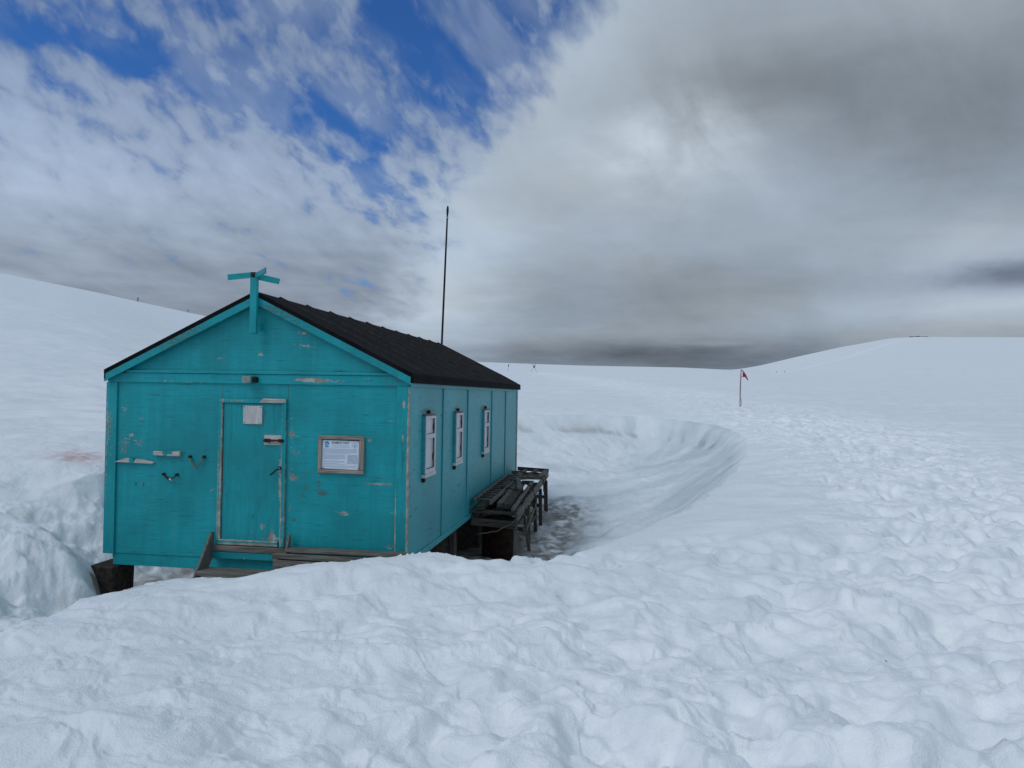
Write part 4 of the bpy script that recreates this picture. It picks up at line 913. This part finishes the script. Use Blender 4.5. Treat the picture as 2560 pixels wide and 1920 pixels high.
# ------------------------------------------------------------------ marker flags, figure, rocks far off
def polar(a, r): return CAM[0] + r * math.sin(R(a)), CAM[1] + r * math.cos(R(a))
fxp, fyp = polar(8.16, 38.0); fg = ground_z(fxp, fyp)
fl = thing('marker_flag', (fxp, fyp, fg), 'small ragged red flag on a thin pole in the snow beside the trodden track', 'flag')
H = 1.78; sd_ = Vector((math.cos(R(8.2)), -math.sin(R(8.2)), 0)); B0 = Vector((fxp, fyp, fg))
MB().tube([B0 + Vector((0, 0, -.4)), B0 + sd_ * .0 + Vector((0, 0, .3)), B0 + sd_ * .005 + Vector((0, 0, .9)), B0 + sd_ * .03 + Vector((0, 0, H))], [.022, .024, .028, .020], 8).build('pole', m_pole, fl)
MB().tube([B0 + sd_ * .02 + Vector((0, 0, .02)), B0 + sd_ * .065 + Vector((0, 0, .10)), B0 + sd_ * .06 + Vector((0, 0, .34)), B0 + sd_ * .02 + Vector((0, 0, .42))], .008, 6).build('tie_cord', m_rope_d, fl)
def cloth(poly, y, thick, mat, name, par, base, side):
    nrm = Vector((-side.y, side.x, 0))
    mb = MB(); mb.prism([base + side * a + Vector((0, 0, c)) + nrm * (y + .02 * math.sin(a * 14)) for a, c in poly], nrm * thick); return mb.build(name, mat, par)
cl = cloth([(.10, H - .15), (.10, H - .32), (.17, H - .35), (.22, H - .36), (.27, H - .42), (.325, H - .50), (.345, H - .475), (.27, H - .30), (.20, H - .17), (.15, H - .11)], 0, .010, m_red, 'cloth', fl, B0, sd_)
MB().tube([B0 + sd_ * a + Vector((0, 0, c)) for a, c in ((.03, H - .01), (.09, H - .05), (.15, H - .11), (.24, H - .24), (.33, H - .46), (.34, H - .50))], [.022, .022, .018, .014, .022, .020], 6).build('hem', m_redh, fl)
MB().tube([B0 + sd_ * a + Vector((0, 0, c)) for a, c in ((.02, H - .38), (.06, H - .345), (.12, H - .33), (.18, H - .345))], .014, 6).build('hem', m_redh, fl)

def small_marker(a, r, label):
    x, y = polar(a, r); z = ground_z(x, y)
    t = thing('marker_flag', (x, y, z), label, 'flag'); B = Vector((x, y, z)); s = Vector((math.cos(R(a)), -math.sin(R(a)), 0))
    MB().tube([B + Vector((0, 0, -.5)), B + Vector((0, 0, 1.75))], .035, 6).build('pole', m_pole, t)
    cloth([(.0, 1.75), (.05, 1.78), (.14, 1.45), (.20, 1.10), (.10, .92), (.0, .98)], 0, .03, m_dcl, 'cloth', t, B, s)
small_marker(-8.86, 190, 'lone dark flag on a thin stick just beyond the hut roof')
x, y = polar(-6.92, 188); z = ground_z(x, y); B = Vector((x, y, z)); s = Vector((math.cos(R(-7)), -math.sin(R(-7)), 0))
cf = thing('crossed_flags', (x, y, z), 'two marker poles crossed in an X with dark red flags on the snow slope', 'crossed poles')
for q, sg_ in ((-.80, 1), (.78, -1)):
    top = B + s * (-q * .45) + Vector((0, 0, 2.0)); MB().tube([B + s * q * 1.06 + Vector((0, 0, -.2)), top], .034, 6).build('pole', m_pole, cf)
cloth([(-.30, 1.85), (-.40, 1.95), (.02, 1.32), (.06, .92), (-.10, 1.10)], 0, .03, m_dcl, 'cloth', cf, B, s)
cloth([(.24, 1.98), (.32, 1.95), (.24, 1.2), (.06, .92), (-.02, 1.25), (.12, 1.5)], -.06, .03, m_redh, 'cloth', cf, B, s)

def grow(name, mat, parent, verts, edges, radii, sub=1):
    me = bpy.data.meshes.new(name); me.from_pydata(verts, edges, []); o = bpy.data.objects.new(name, me); col.objects.link(o)
    sk = o.modifiers.new('skin', 'SKIN'); sb = o.modifiers.new('sub', 'SUBSURF'); sb.levels = sub; sb.render_levels = sub
    for i, r_ in enumerate(radii): me.skin_vertices[0].data[i].radius = (r_, r_)
    me.skin_vertices[0].data[0].use_root = True
    dg = bpy.context.evaluated_depsgraph_get(); m2 = bpy.data.meshes.new_from_object(o.evaluated_get(dg))
    bpy.data.objects.remove(o); m2.name = name; m2.materials.clear(); m2.materials.append(mat)
    o = bpy.data.objects.new(name, m2); col.objects.link(o); o.parent = parent; return o
x, y = polar(-34.88, 318); z = ground_z(x, y)
pe = thing('person', (x, y, z), 'tiny person in dark clothes and pale yellow jacket on the left skyline', 'person')
skin = plain('skin', (.45, .28, .2), .6)
V = [(0, 0, .95), (0, 0, 1.2), (0, 0, 1.45), (0, 0, 1.55), (0, .02, 1.68), (0, .02, 1.78), (.11, 0, .88), (.12, .03, .48), (.12, 0, .06), (.13, -.12, .03), (-.11, 0, .88), (-.12, .03, .48), (-.12, 0, .06), (-.13, -.12, .03),
     (.21, 0, 1.42), (.27, 0, 1.14), (.26, -.08, .88), (-.21, 0, 1.42), (-.27, 0, 1.14), (-.26, -.08, .88)]
Ed = [(0, 1), (1, 2), (2, 3), (3, 4), (4, 5), (0, 6), (6, 7), (7, 8), (8, 9), (0, 10), (10, 11), (11, 12), (12, 13), (2, 14), (14, 15), (15, 16), (2, 17), (17, 18), (18, 19)]
grow('body', m_dcl, pe, V, Ed, [.17, .17, .17, .07, .10, .09, .10, .08, .06, .05, .10, .08, .06, .05, .08, .06, .04, .08, .06, .04])
m_jk = plain('pale_yellow_jacket', (.36, .34, .20), .8)
jk = MB()
rr_ = [(.70, .22, .18), (.95, .25, .20), (1.2, .26, .20), (1.30, .24, .19)]
ring = [[jk.bm.verts.new((a * math.cos(2 * math.pi * j / 14) + x, b * math.sin(2 * math.pi * j / 14) + y, h + z)) for j in range(14)] for h, a, b in rr_]
for a, b in zip(ring, ring[1:]):
    for j in range(14): jk.bm.faces.new((a[j], a[(j + 1) % 14], b[(j + 1) % 14], b[j]))
jk.build('jacket', m_jk, pe, True)
def stake(a, r, h, rad, label, grp):
    x, y = polar(a, r); z = ground_z(x, y)
    o = MB().tube([(x, y, z - .4), (x, y, z + h * .6), (x, y, z + h * .62), (x, y, z + h)], [rad * .6, rad * .6, rad, rad], 7).build('marker_stake', m_mast, None); tag(o, label, 'stake', grp)
stake(-31.74, 316, 1.15, .16, 'short grey marker stake on the skyline just left of the hut roof', 'distant marker stakes')
stake(10.64, 240, .35, .10, 'tiny dark stake beyond the red flag, left one of a pair', 'distant marker stakes')
stake(11.17, 240, .32, .11, 'tiny dark stake beyond the red flag, right one of a pair', 'distant marker stakes')
m_rock = plain('dark_rock', (.09, .10, .12), .95, 0, .5, 1.2, 1.0, .1)
def rock(a, r, wd, ht, label, seed):
    x, y = polar(a, r); z = ground_z(x, y); random.seed(seed)
    bm = bmesh.new(); bmesh.ops.create_icosphere(bm, subdivisions=3, radius=1.0)
    ph = [random.uniform(0, 6) for _ in range(6)]
    for v in bm.verts:
        c = v.co.copy(); q = 1 + .25 * math.sin(c.x * 4 + ph[0]) * math.sin(c.y * 5 + ph[1]) + .18 * math.sin(c.z * 7 + ph[2] + c.x * 6) + .12 * math.sin(c.x * 13 + ph[3])
        v.co = Vector((c.x * wd / 2 * q + x, c.y * wd / 2.5 * q + y, c.z * ht * .5 * q + z))
    mb = MB(); mb.bm.free(); mb.bm = bm
    tag(mb.build('rock', m_rock, None), label, 'rock', 'dark rocks on the right hilltop')
rock(19.17, 497, 2.9, .75, 'dark rock on the right hilltop, leftmost of the cluster', 1)
rock(19.50, 497, 3.0, .95, 'dark rock on the right hilltop, middle and tallest of the cluster', 2)
rock(19.83, 497, 2.6, .45, 'low grey rock on the right hilltop, right end of the cluster', 3)
rock(20.05, 497, 1.6, .55, 'smallest rock at the far right of the hilltop cluster', 5)
